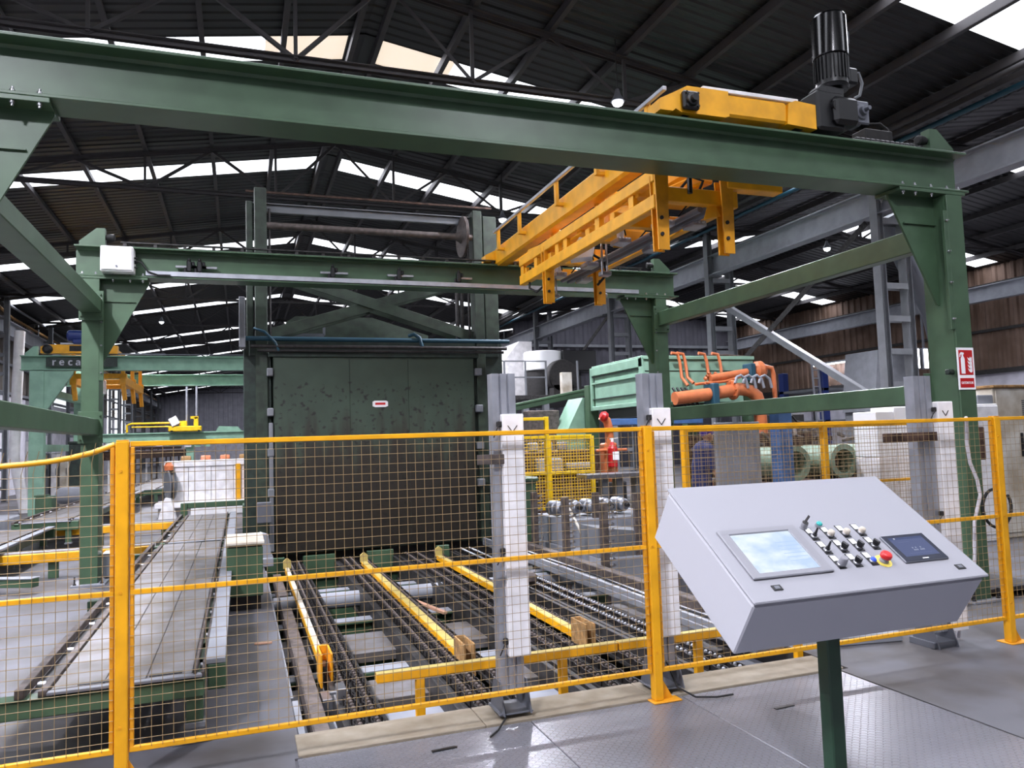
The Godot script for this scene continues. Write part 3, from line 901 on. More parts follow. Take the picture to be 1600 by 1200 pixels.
func build_grab():
	var t := thing("lifting_frame", V(3.96, 3.3, -7.8), "yellow lifting frame with clamps and legs hanging under the crane bridge", "lifting frame")
	var x0 := 3.60; var x1 := 4.40; var z0 := -9.55; var z1 := -5.98
	for q in [[x0, 3.95, 4.07], [x0, 3.70, 3.83], [x1 + 0.02, 3.76, 3.92]]:
		var mb := MB.new()
		mb.bb(q[0] - 0.045, q[0] + 0.045, q[1], q[2], z0, z1, 0.008)
		put("side_rail", mb, M.yellow, t)
	for z in [-9.5, -9.0, -8.3, -8.05, -7.2, -6.45, -6.02]:
		var mb := MB.new()
		mb.bb(x0 - 0.025, x0 + 0.025, 3.80, 3.98, z - 0.05, z + 0.05, 0.004)
		put("rail_post", mb, M.yellow, t)
	for z in [-9.45, -8.6, -7.5, -6.9, -6.05]:
		var mb := MB.new()
		mb.bb(x0, x1, 3.78, 3.92, z - 0.05, z + 0.05, 0.006)
		put("cross_rail", mb, M.yellow, t)
	for z in [-9.0, -7.7, -6.4]:
		var mb := MB.new()
		mb.bb(3.82, 3.90, 4.0, 4.38, z - 0.04, z + 0.04, 0.005); mb.bb(4.26, 4.34, 3.9, 4.38, z - 0.04, z + 0.04, 0.005)
		mb.bb(3.6, 4.4, 3.92, 4.02, z - 0.06, z + 0.06, 0.006)
		put("hanger", mb, M.yellow, t)
	for q in [[x0 + 0.02, -6.0], [x1 - 0.08, -6.0], [x0 + 0.02, -8.7], [x1 - 0.08, -8.7]]:
		var x: float = q[0]; var z: float = q[1]
		var mb := MB.new()
		mb.prism([Vector2(-0.055, 0), Vector2(0.055, 0), Vector2(0.06, 0.42), Vector2(0.07, 0.7), Vector2(-0.07, 0.7), Vector2(-0.06, 0.42)], V(x, 3.31, z - 0.05), Vector3.RIGHT, Vector3.UP, V(0, 0, 0.018))
		mb.prism([Vector2(-0.055, 0), Vector2(0.055, 0), Vector2(0.06, 0.42), Vector2(0.07, 0.7), Vector2(-0.07, 0.7), Vector2(-0.06, 0.42)], V(x, 3.31, z + 0.04), Vector3.RIGHT, Vector3.UP, V(0, 0, 0.018))
		mb.bb(x + 0.02, x + 0.04, 3.32, 3.9, z - 0.04, z + 0.04)
		var l := put("leg", mb, M.yellow_worn, t)
		for y in [3.45, 3.6]:
			mb = MB.new(); mb.cyl(V(x - 0.02, y, z + 0.052), V(x - 0.02, y, z + 0.072), 0.018, 10); put("bolt", mb, M.dark, l)
	for q in [[3.95, -6.5], [4.28, -6.45], [3.85, -7.2], [3.85, -8.9], [4.3, -9.1], [4.35, -7.4], [4.0, -8.3]]:
		var mb := MB.new()
		mb.box(V(q[0], 3.71, q[1]), V(0.16, 0.06, 0.2), 0.01)
		mb.cyl(V(q[0], 3.74, q[1]), V(q[0], 3.84, q[1]), 0.04, 12)
		for i in 3: mb.cyl(V(q[0] - 0.05 + 0.045 * i, 3.72, q[1] + 0.1), V(q[0] - 0.05 + 0.035 * i, 3.72, q[1] + 0.125), 0.012, 8)
		var c := put("clamp", mb, M.alu, t)
		mb = MB.new()
		mb.tube([V(q[0], 3.75, q[1] + 0.12), V(q[0] - 0.05, 3.86, q[1] + 0.16), V(q[0] - 0.14, 3.88, q[1] + 0.12), V(q[0] - 0.18, 3.8, q[1])], 0.009, 6)
		put("hose", mb, M.rubber, c)
	for q in [[4.15, -6.1, 0.5], [3.78, -7.25, -0.4], [4.30, -6.08, 0.2]]:
		var mb := MB.new()
		mb.prism([Vector2(0, 0), Vector2(0.16, 0.02), Vector2(0.1, 0.16), Vector2(0.05, 0.16)], V(q[0], 3.66, q[1]), V(cos(q[2]), 0, sin(q[2])), Vector3.UP, V(0, 0, 0.006))
		put("warning_plate", mb, M.yellow, t)
	for z in [[-9.4, -7.0], [-6.9, -6.1]]:
		var mb := MB.new()
		mb.bb(4.18, 4.26, 3.72, 3.80, z[0], z[1], 0.01); mb.cyl(V(4.12, 3.76, z[0]), V(4.12, 3.76, z[1]), 0.03, 12)
		put("slide_rail", mb, M.alu_dark, t)
	for q in [[x0 + 0.2, -8.95], [x1, -8.8], [x0 + 0.25, -7.6]]:
		var mb := MB.new()
		for d in [-0.03, 0.03]: mb.cyl(V(q[0] + d, 3.46, q[1]), V(q[0] + d, 3.8, q[1]), 0.012, 10)
		mb.box(V(q[0], 3.45, q[1]), V(0.12, 0.05, 0.1), 0.008)
		put("guide_rod", mb, M.steel, t)
	for q in [[4.32, 4.95, -6.0], [3.6, 4.3, -6.6]]:
		var m1 := MB.new()
		m1.bb(q[0], q[1], 3.93, 4.06, q[2] - 0.07, q[2] + 0.07, 0.008)
		put("top_plate", m1, M.yellow, t)
	for q in [[3.9, -6.02, 4.6], [4.55, -6.3, 4.05]]:
		var m1 := MB.new()
		m1.cyl(V(q[0], 3.98, q[1] + 0.1), V(q[0], 3.84, q[1] + 0.1), 0.025, 10)
		put("pneumatic_cylinder", m1, M.black, t)
	var m3 := MB.new()
	m3.bar(V(3.72, 4.12, -9.5), V(4.3, 4.12, -6.2), 0.14, 0.12, 0.02)
	put("diagonal_rail", m3, M.yellow, t)
	var mb := MB.new()
	mb.prism([Vector2(0, 0), Vector2(0.26, 0.02), Vector2(0.3, 0.22), Vector2(0.12, 0.26), Vector2(0.02, 0.12)], V(3.78, 3.74, -8.35), V(0.9, 0, 0.42), Vector3.UP, V(-0.1, 0, 0.2))
	put("cover", mb, M.white, t, "white plastic cover")
	mb = MB.new()
	mb.tube([V(3.64, 3.9, -9.35), V(3.6, 3.62, -9.3), V(3.66, 3.55, -9.2), V(3.74, 3.62, -9.15), V(3.76, 3.8, -9.1)], 0.016)
	mb.tube([V(4.05, 3.85, -8.3), V(4.15, 3.75, -8.2), V(4.2, 3.6, -8.25), V(4.15, 3.5, -8.4)], 0.016)
	mb.tube([V(3.95, 3.95, -6.2), V(4.0, 4.05, -6.05), V(4.1, 4.0, -6.0), V(4.1, 3.9, -6.1)], 0.014)
	put("hose", mb, M.rubber, t)

func door_image() -> Image:
	var s := 256
	var im := Image.create(s, s, false, Image.FORMAT_RGB8)
	var a := FastNoiseLite.new(); a.seed = 41; a.frequency = 0.012; a.fractal_octaves = 4
	var b := FastNoiseLite.new(); b.seed = 8; b.frequency = 0.09; b.fractal_octaves = 3
	var green := Color(0.21, 0.262, 0.215); var soot := Color(0.14, 0.112, 0.085)
	for y in s:
		for x in s:
			var h := y / float(s)                       # 0 at the top
			var streak := a.get_noise_2d(x * 4.0, y * 0.5)
			var k: float = smoothstep(0.28, 0.62, h + 0.22 * streak)
			var c := green.lerp(soot, k * 0.92)
			var d := b.get_noise_2d(x, y)
			if d > 0.34 and h > 0.12: c = c.lerp(Color(0.08, 0.07, 0.06), clampf((d - 0.34) * 4.0, 0, 0.8))
			c = c * (1.0 + 0.12 * a.get_noise_2d(x * 1.5 + 90, y * 1.5))
			im.set_pixel(x, y, c)
	return im

func build_oven():
	var zf := -12.0
	var t := thing("furnace", V(2.05, 0, -14), "large dark green furnace with a lifting door, posts and crossed braces", "furnace")
	var mb := MB.new()
	mb.bb(0.25, 3.9, 0.0, 3.2, -18.5, zf - 0.35, 0.03)
	mb.prism([Vector2(0.75, 3.2), Vector2(3.2, 3.2), Vector2(3.2, 3.55), Vector2(2.2, 3.85), Vector2(0.9, 3.85), Vector2(0.75, 3.75)], V(0, 0, -14.2), Vector3.RIGHT, Vector3.UP, V(0, 0, 0.8))
	put("chamber", mb, M.oven_green, t)
	# door
	var dm := StandardMaterial3D.new()
	dm.albedo_texture = ImageTexture.create_from_image(door_image())
	dm.roughness = 0.5
	mb = MB.new()
	mb.bb(0.47, 3.62, 0.04, 2.99, zf - 0.14, zf, 0.01)
	var d := put("door", mb, M.oven_green, t)
	for q in [[0.485, 1.60], [1.606, 2.52], [2.526, 3.605]]:
		mb = MB.new()
		var u0: float = (q[0] - 0.47) / 3.15; var u1: float = (q[1] - 0.47) / 3.15
		var p := [V(q[0], 0.06, zf + 0.008), V(q[1], 0.06, zf + 0.008), V(q[1], 2.96, zf + 0.008), V(q[0], 2.96, zf + 0.008)]
		var uv := [Vector2(u0, 1), Vector2(u1, 1), Vector2(u1, 0), Vector2(u0, 0)]
		for i in [0, 2, 1, 0, 3, 2]:
			mb.st.set_uv(uv[i]); mb.v(p[i])
		mb.st.set_uv(Vector2(u0, 0.5))
		mb.quad(p[3], p[2], p[2] - V(0, 0, 0.008), p[3] - V(0, 0, 0.008)); mb.quad(p[0] - V(0, 0, 0.008), p[1] - V(0, 0, 0.008), p[1], p[0])
		mb.quad(p[0] - V(0, 0, 0.008), p[0], p[3], p[3] - V(0, 0, 0.008)); mb.quad(p[1], p[1] - V(0, 0, 0.008), p[2] - V(0, 0, 0.008), p[2])
		put("door_sheet", mb, dm, d)
	mb = MB.new()
	mb.prism([Vector2(-0.12, -0.035), Vector2(-0.08, -0.05), Vector2(0.08, -0.05), Vector2(0.12, -0.035), Vector2(0.12, 0.035), Vector2(0.09, 0.05), Vector2(-0.09, 0.05), Vector2(-0.12, 0.035)], V(2.07, 2.26, zf + 0.008), Vector3.RIGHT, Vector3.UP, V(0, 0, 0.008))
	var np := put("nameplate", mb, M.white, d, "small white nameplate with a red strip")
	mb = MB.new(); mb.bb(1.99, 2.15, 2.245, 2.28, zf + 0.016, zf + 0.0175); put("print", mb, M.red, np)
	# header and its pipes
	mb = MB.new()
	mb.bb(0.12, 4.08, 3.0, 3.28, zf - 0.3, zf - 0.05, 0.02); mb.bb(0.4, 3.7, 2.99, 3.06, zf - 0.05, zf + 0.02, 0.01)
	put("header", mb, M.green_dark, t)
	for q in [[3.26, 0.035, zf + 0.06, -0.05], [3.14, 0.03, zf + 0.1, 0.1], [3.08, 0.022, zf + 0.06, 0.2]]:
		mb = MB.new()
		mb.cyl(V(q[3] + 0.05, q[0], q[2]), V(4.2 - q[3] * 0.4, q[0] - 0.0, q[2]), q[1], 12)
		put("header_pipe", mb, M.teal if q[1] > 0.032 else M.dark_steel, t)
	mb = MB.new()
	mb.tube([V(2.55, 3.34, zf), V(2.62, 3.36, zf + 0.06), V(2.7, 3.3, zf + 0.1), V(2.74, 3.16, zf + 0.1)], 0.03)
	mb.tube([V(0.2, 3.42, zf), V(0.35, 3.36, zf + 0.1), V(0.5, 3.2, zf + 0.12), V(0.55, 3.08, zf + 0.1)], 0.02)
	put("hose", mb, M.teal, t)
	# posts
	for q in [[0.10, 0.20, 5.4, 0.16], [0.22, 0.40, 5.6, 0.1], [3.68, 3.84, 5.48, 0.1], [3.88, 4.12, 5.42, 0.18], [-0.01, 0.08, 3.85, -0.2]]:
		mb = MB.new()
		var y0 := 0.0 if q[2] > 4.0 else 3.1
		mb.bb(q[0], q[1], y0, q[2], zf - 0.2 - q[3], zf - q[3] + 0.06, 0.01)
		put("post", mb, M.oven_green if q[2] > 4.0 else M.grey_paint, t)
	for x in [0.05, 3.64]:
		mb = MB.new(); mb.bb(x, x + (0.4 if x < 1 else 0.5), 0.0, 3.3, zf - 0.25, zf - 0.08, 0.01); put("door_guide", mb, M.green_dark, t)
	mb = MB.new()
	for y in [0.9, 1.5, 2.1, 2.7]:
		mb.bb(0.38, 0.47, y, y + 0.12, zf - 0.05, zf + 0.06, 0.01); mb.bb(3.63, 3.74, y, y + 0.12, zf - 0.05, zf + 0.06, 0.01)
	mb.bb(0.40, 0.46, 0.1, 2.0, zf + 0.0, zf + 0.05, 0.01)
	put("guide_shoe", mb, M.grey_paint, t)
	# crossed braces (angle pairs)
	for q in [[0.44, 3.36, 3.65, 4.35], [0.44, 4.35, 3.65, 3.36]]:
		for dz in [0.0, 0.35]:
			mb = MB.new()
			mb.bar(V(q[0], q[1], zf - 0.12 - dz - (0.03 if q[1] < 4 else 0.0)), V(q[2], q[3], zf - 0.12 - dz - (0.03 if q[1] < 4 else 0.0)), 0.02, 0.17, 0.003)
			put("brace", mb, M.oven_green, t)
	# top tie, shaft and sheave
	mb = MB.new(); mb.bb(0.1, 4.1, 5.28, 5.40, zf - 0.3, zf - 0.24, 0.006); mb.bb(0.1, 4.1, 5.40, 5.415, zf - 0.34, zf - 0.2)
	put("top_tie", mb, M.grey_paint, t)
	mb = MB.new(); mb.bb(0.1, 4.1, 5.60, 5.63, zf - 0.32, zf - 0.29); put("conduit", mb, M.rusty, t)
	mb = MB.new(); mb.cyl(V(0.40, 5.03, zf - 0.1), V(3.72, 5.03, zf - 0.1), 0.055, 14)
	mb.lathe(V(3.38, 5.03, zf - 0.1), V(3.50, 5.03, zf - 0.1), [[0, 0.055], [0.5, 0.08], [1, 0.12]], 14)
	var sh := put("hoist_shaft", mb, M.brown_steel, t)
	mb = MB.new(); mb.lathe(V(3.49, 5.03, zf - 0.1), V(3.54, 5.03, zf - 0.1), [[0, 0.32], [0.1, 0.34], [0.4, 0.34], [0.5, 0.325], [0.6, 0.34], [0.9, 0.34], [1, 0.32]], 40)
	put("sheave", mb, M.brown_steel, sh)
	for q in [[0.44, 3.2, 5.3, 0.02, 0.12], [3.6, 3.2, 5.3, 0.02, 0.12], [3.42, 3.3, 4.3, 0.035, 0.2], [3.5, 3.3, 4.3, 0.035, 0.2]]:
		mb = MB.new(); mb.cyl(V(q[0], q[1], zf - q[4]), V(q[0], q[2], zf - q[4]), q[3], 10); put("hoist_rod", mb, M.dark_steel, t)
	# insulated feet, electric box on the right-hand post
	mb = MB.new(); mb.bb(3.98, 4.18, 1.0, 1.5, zf - 0.05, zf + 0.15, 0.01); put("control_box", mb, M.grey_paint, t)
	# glass wind screen on the chamber's roof seen as pale frame
	mb = MB.new(); mb.bar(V(0.5, 3.5, -13.2), V(1.35, 3.5, -13.2), 0.03, 0.05); mb.bar(V(1.35, 3.5, -13.2), V(1.35, 3.82, -13.2), 0.03, 0.04, 0.0, Vector3.RIGHT); put("roof_rail", mb, M.alu_dark, t)

func chain_strand(mb: MB, rl: MB, x: float, y: float, z0: float, z1: float, w: float):
	var p := 0.062
	var n := int((z1 - z0) / p)
	for i in n:
		var z := z0 + (i + 0.5) * p
		var o := 0.0 if i % 2 == 0 else 0.008
		mb.box(V(x - w * 0.5 + o, y - 0.02, z), V(0.007, 0.042, p * 1.15))
		mb.box(V(x + w * 0.5 - o, y - 0.02, z), V(0.007, 0.042, p * 1.15))
		rl.box(V(x, y - 0.008, z + p * 0.5), V(w * 0.36, 0.034, 0.022), 0.008)

func build_pit():
	var z0 := -11.8; var z1 := -4.72
	# cross members of the pit frame
	var fr := thing("pit_frame", V(2.3, -1.2, -8.2), "green cross members and grey deck plates of the conveyor pit before the furnace", "conveyor frame")
	var bays := [[0.34, 0.60], [0.86, 1.60], [1.82, 2.48], [2.84, 3.12], [3.45, 4.1]]
	for zz in [-11.4, -10.2, -8.4, -6.52, -5.35]:
		for b in bays:
			var mb := MB.new()
			mb.bb(b[0], b[1], -0.62, -0.23, zz - 0.02, zz + 0.02, 0.004); mb.bb(b[0], b[1], -0.24, -0.215, zz - 0.09, zz + 0.09, 0.003)
			mb.bb(b[0], b[1], -0.64, -0.615, zz - 0.09, zz + 0.09, 0.003)
			put("cross_beam", mb, M.green, fr)
			mb = MB.new(); mb.bb(b[0], b[1], -0.214, -0.205, zz - 0.095, zz + 0.085, 0.002)
			put("top_strip", mb, M.grey_light, fr)
	for zz in [[-7.75, -7.02], [-6.2, -5.72]]:
		for b in bays:
			var mb := MB.new()
			mb.bb(b[0] + 0.01, b[1] - 0.01, -0.22, -0.205, zz[0], zz[1], 0.003)
			mb.bb(b[0] + 0.01, b[1] - 0.01, -0.29, -0.22, zz[1] - 0.012, zz[1])
			put("deck_plate", mb, M.deck, fr)
			mb = MB.new(); mb.bb(b[0], b[1], -0.6, -0.29, zz[1] - 0.1, zz[1] - 0.04); put("cross_beam", mb, M.green, fr)
	for b in bays:
		var mb := MB.new()
		mb.cyl(V(b[0], -0.17, -9.3), V(b[1], -0.17, -9.3), 0.095, 20)
		put("roller", mb, M.grey_light, fr)
	for x in [0.45, 1.1, 1.9, 2.15, 3.05, 3.6, 4.3]:
		var mb := MB.new()
		mb.ibeam(V(x, -0.75, z0), V(x, -0.75, z1), 0.14, 0.22)
		put("long_beam", mb, M.dark, fr)
	for b in [[0.34, 0.60], [0.86, 1.33], [1.80, 2.20], [2.88, 3.08]]:
		var mb2 := MB.new(); mb2.bb(b[0], b[1], -0.3, 0.02, -11.9, -11.82, 0.006); put("door_sill", mb2, M.green, fr)
	# grey steel sections along the pit's left edge
	var eg := thing("edge_angle", V(0.43, -0.1, -8), "pair of grey steel edge sections along the left side of the conveyor pit", "steel section")
	var mb := MB.new()
	mb.bb(0.40, 0.50, -0.09, -0.06, -10.9, -9.3, 0.004); mb.bb(0.40, 0.50, -0.09, -0.06, -8.6, z1 + 0.1, 0.004); mb.bb(0.40, 0.41, -0.3, -0.06, -10.9, z1 + 0.1)
	put("flat", mb, M.brown_steel, eg)
	mb = MB.new(); mb.bb(0.305, 0.345, -0.2, -0.005, z1 - 0.6, z1 + 0.1, 0.003); mb.bb(0.30, 0.32, -0.15, -0.02, -11.0, z1 - 0.7)
	put("angle", mb, M.alu, eg)
	# chain conveyors
	var C := [
		[0.72, [0.67, 0.78], 0.0, 0.585, [0.61, 0.84], "chain conveyor with a pale yellow guide bar, first from the left edge of the pit", 0.05],
		[1.55, [1.43, 1.53, 1.72], 0.0, 1.615, [1.33, 1.375, 1.79], "chain conveyor with a thick yellow guide bar in the middle of the pit", 0.075],
		[2.52, [2.37, 2.53, 2.80], 0.0, 2.685, [2.20, 2.28, 2.87], "chain conveyor with a yellow guide bar passing behind the first white post", 0.07],
		[3.28, [3.24, 3.38], 0.0, 0.0, [3.10, 3.16, 3.45], "chain conveyor with bright rollers and no guide bar, right of the furnace door", 0.0],
	]
	for c in C:
		var t := thing("chain_conveyor", V(c[0], -0.6, -8.2), c[5], "conveyor")
		for x in c[4]:
			mb = MB.new()
			mb.bb(x - 0.022, x + 0.022, -0.34, -0.075, z0, z1, 0.004); mb.bb(x - 0.05, x + 0.05, -0.35, -0.33, z0, z1)
			put("side_rail", mb, M.dark_steel, t)
		for x in c[1]:
			mb = MB.new()
			var rl := MB.new()
			chain_strand(mb, rl, x, -0.03, z0, z1 + 0.0, 0.075)
			put("chain_roller", rl, M.alu if c[0] > 3.0 else M.brown_steel, t, "", "stuff")
			put("chain", mb, M.chain_dark, t, "", "stuff")
			mb = MB.new(); mb.bb(x - 0.05, x + 0.05, -0.10, -0.075, z0, z1); put("chain_track", mb, M.dark, t)
		mb = MB.new(); mb.bb(c[4][0], c[4][-1], -0.5, -0.36, z0 + 0.3, z0 + 0.5); mb.bb(c[4][0], c[4][-1], -0.5, -0.36, z1 - 0.6, z1 - 0.4); put("crosshead", mb, M.dark, t)
		if c[3] > 0.0:
			var ze := -6.15 if c[3] < 1.0 else (-5.95 if c[3] < 2.0 else -6.1)
			mb = MB.new(); mb.bb(c[3] - c[6] * 0.5, c[3] + c[6] * 0.5, -0.045, 0.015, -10.9, ze, 0.006)
			var g := put("guide_bar", mb, M.yellow_pale if c[3] > 1.0 else M.cream, t)
			mb = MB.new(); mb.bb(c[3] - c[6] * 0.5 - 0.004, c[3] - c[6] * 0.5 + 0.004, -0.05, 0.01, -10.9, ze); put("yellow_edge", mb, M.yellow, g)
			mb = MB.new()
			mb.bb(c[3] - 0.045, c[3] - 0.03, -0.12, 0.12, ze - 0.02, ze + 0.28, 0.003); mb.bb(c[3] + 0.03, c[3] + 0.045, -0.12, 0.12, ze - 0.02, ze + 0.28, 0.003)
			mb.bb(c[3] - 0.045, c[3] + 0.045, 0.0, 0.12, ze - 0.02, ze, 0.003)
			put("end_bracket", mb, M.carton if c[3] > 1.0 else M.yellow_worn, t)
			mb = MB.new(); mb.prism([Vector2(-0.05, 0), Vector2(0.05, 0), Vector2(0.05, 0.1), Vector2(0, 0.14), Vector2(-0.05, 0.1)], V(c[3], 0.0, -10.95), Vector3.RIGHT, Vector3.UP, V(0, 0, 0.05)); put("end_stop", mb, M.yellow_pale, t)
	# yellow guard rail at the pit's edge
	var gr := thing("guard_rail", V(2.4, -0.05, -4.8), "low yellow guard rail along the front edge of the conveyor pit", "rail")
	for q in [[0.77, 2.40], [2.41, 4.15]]:
		mb = MB.new(); mb.bb(q[0], q[1], 0.195, 0.25, -4.83, -4.77, 0.005); var gg := put("bar", mb, M.yellow, gr)
		mb = MB.new(); mb.bb(q[0], q[1], 0.25, 0.252, -4.828, -4.772); put("worn_top", mb, M.yellow_pale, gg)
	for x in [1.04, 2.0, 3.04, 3.9]:
		mb = MB.new(); mb.bb(x - 0.027, x + 0.027, -0.25, 0.2, -4.825, -4.775, 0.004); put("leg", mb, M.yellow, gr)
	# odds and ends lying in the pit
	tag_single("tensioner", func(b): b.bb(0.60, 0.66, -0.2, 0.02, -5.5, -5.35, 0.006); b.cyl(V(0.56, -0.03, -5.45), V(0.68, -0.03, -5.45), 0.012, 8); b.bb(0.52, 0.6, -0.22, -0.1, -5.75, -5.55, 0.004); b.cyl(V(0.60, -0.07, -5.6), V(0.60, -0.07, -5.3), 0.01, 8), M.steel, V(0.6, -0.2, -5.5), "bright chain tensioner with bolts at the front left of the pit", "tensioner")
	tag_single("wooden_slat", func(b): b.bar(V(1.88, -0.19, -9.0), V(2.06, -0.19, -8.15), 0.05, 0.03, 0.004), M.wood_pink, V(1.97, -0.2, -8.6), "pinkish wooden slat lying in the pit beside the middle guide bar", "slat")
	tag_single("valve", func(b): b.cyl(V(2.95, -0.05, -8.6), V(3.1, 0.1, -8.5), 0.09, 14); b.box(V(3.12, 0.05, -8.4), V(0.16, 0.12, 0.18), 0.03); b.tube([V(2.9, -0.1, -8.7), V(2.85, 0.05, -8.75), V(2.95, 0.15, -8.7), V(3.1, 0.1, -8.55)], 0.03), M.brown_steel, V(3.0, -0.1, -8.5), "rusty pink pipe elbow in the pit just left of the first white post", "pipe fitting")
	tag_single("guide_channel", func(b): b.bb(3.62, 3.88, -0.02, 0.05, z0, z1 - 0.2, 0.01); b.bb(3.62, 3.66, 0.05, 0.10, z0, z1 - 0.2, 0.004), M.alu, V(3.75, -0.02, -8), "light grey channel with a black cable in it, right of the bright roller chain", "channel")
	tag_single("cable", func(b): b.tube([V(3.8, 0.065, z0), V(3.76, 0.065, -9.5), V(3.81, 0.065, -8), V(3.75, 0.065, -6.8), V(3.8, 0.065, -5.5), V(3.78, 0.065, -5.0)], 0.012), M.rubber, V(3.78, 0.05, -8), "thin black cable lying in the light grey channel", "cable")
	tag_single("long_girder", func(b): b.bb(4.02, 4.14, -0.05, 0.08, z0, -6.25, 0.008), M.brown_steel, V(4.08, -0.05, -8), "brown steel girder at the foot of the notched stakes", "girder")
	# stakes with hooks, and what they hold
	var zs := [-7.5, -8.7, -9.9, -11.1]
	var lb := ["notched grey steel stake nearest the middle fence post", "second notched grey stake from the middle fence post", "third notched grey stake, below the bright steel drums", "notched grey stake nearest the furnace"]
	for i in 4:
		stake(4.25, zs[i], 0.82, lb[i])
	stake(5.05, -10.6, 0.8, "dark stake standing behind the drum rack, on its left side")
	stake(5.1, -9.4, 0.85, "dark stake standing behind the drum rack, on its right side")
	for q in [[4.45, -10.3, "thin pale slat leaning on the second dark stake"], [5.1, -8.6, "thin pale slat leaning right of the bright steel drums"]]:
		tag_single("leaning_slat", func(b): b.bar(V(q[0], 0.68, q[1]), V(q[0] + 0.12, 0.02, q[1] + 0.55), 0.04, 0.02, 0.003), M.cream, V(q[0], 0, q[1]), q[2], "slat")
	var rk := thing("drum_rack", V(5.3, 0, -10.8), "grey sheet metal rack under the row of bright steel drums", "rack")
	mb = MB.new(); mb.bb(4.5, 6.2, -0.6, 0.02, -11.9, -9.3, 0.01); mb.bb(4.55, 6.2, 0.02, 0.42, -11.8, -10.5, 0.01); put("body", mb, M.grey_light, rk)
	mb = MB.new(); mb.prism([Vector2(4.5, 0.02), Vector2(5.9, 0.02), Vector2(5.9, 0.25), Vector2(4.5, 0.42)], V(0, 0, -10.0), Vector3.RIGHT, Vector3.UP, V(0, 0, 0.6)); put("tray", mb, M.grey_paint, rk)
	for i in 5:
		var x := 4.55 + i * 0.27
		var dn := thing("steel_drum", V(x, 0.44, -11.0), "shiny short steel drum, number %s in the row on the drum rack" % ["one from the left,", "two from the left,", "three from the left,", "four from the left,", "five from the left,"][i], "drum", "steel drums on the rack")
		dn.set_meta("label", ["shiny steel drum at the left end of the row on the rack", "shiny steel drum, second from the left on the rack", "shiny steel drum in the middle of the row on the rack", "shiny steel drum, second from the right on the rack", "shiny steel drum at the right end of the row on the rack"][i])
		mb = MB.new(); mb.lathe(V(x, 0.56, -11.15), V(x + 0.06, 0.56, -10.85), [[0, 0.09], [0.06, 0.115], [0.6, 0.12], [0.65, 0.105], [0.9, 0.10], [1, 0.07]], 24)
		var dd := put("shell", mb, M.chrome, dn)
		mb = MB.new(); mb.cyl(V(x + 0.05, 0.56, -10.9), V(x + 0.075, 0.56, -10.78), 0.03, 12); put("hub", mb, M.dark_steel, dd)

func stake(x: float, z: float, h: float, label: String):
	var s := thing("notched_stake", V(x, 0, z), label, "stake", "notched steel stakes in the pit")
	var mb := MB.new(); mb.bb(x - 0.05, x + 0.05, -0.5, h, z - 0.03, z + 0.03, 0.004); put("flat", mb, M.brown_steel, s)
	for i in 11:
		var y := 0.02 + i * (h - 0.1) / 10.0
		mb = MB.new()
		mb.prism([Vector2(0, 0), Vector2(0.07, 0.01), Vector2(0.085, 0.035), Vector2(0.06, 0.05), Vector2(0.05, 0.03), Vector2(0, 0.03)], V(x + 0.05, y, z + 0.01), Vector3.RIGHT, Vector3.UP, V(0, 0, 0.02))
		put("hook", mb, M.steel, s)

const FZ := -4.318

func fence_post(x: float, label: String):
	var p := thing("fence_post", V(x, 0, FZ), label, "fence post", "yellow fence posts")
	var mb := MB.new(); mb.bb(x - 0.03, x + 0.03, 0.008, 1.70, FZ - 0.03, FZ + 0.03, 0.005); var t := put("tube", mb, M.yellow, p)
	mb = MB.new(); mb.bb(x - 0.027, x + 0.027, 1.70, 1.706, FZ - 0.027, FZ + 0.027, 0.002); put("cap", mb, M.yellow_worn, t)
	mb = MB.new(); mb.bb(x - 0.055, x + 0.14, 0.0, 0.008, FZ - 0.075, FZ + 0.06, 0.002)
	mb.prism([Vector2(0, 0), Vector2(0.075, 0), Vector2(0, 0.13)], V(x + 0.03, 0.008, FZ), Vector3.RIGHT, Vector3.UP, V(0, 0, 0.006))
	put("base_plate", mb, M.yellow_worn, p)
	for q in [0.3, 0.95, 1.55]:
		mb = MB.new(); mb.cyl(V(x - 0.005, q, FZ + 0.028), V(x - 0.005, q, FZ + 0.035), 0.007, 8); put("screw", mb, M.yellow_worn, p)

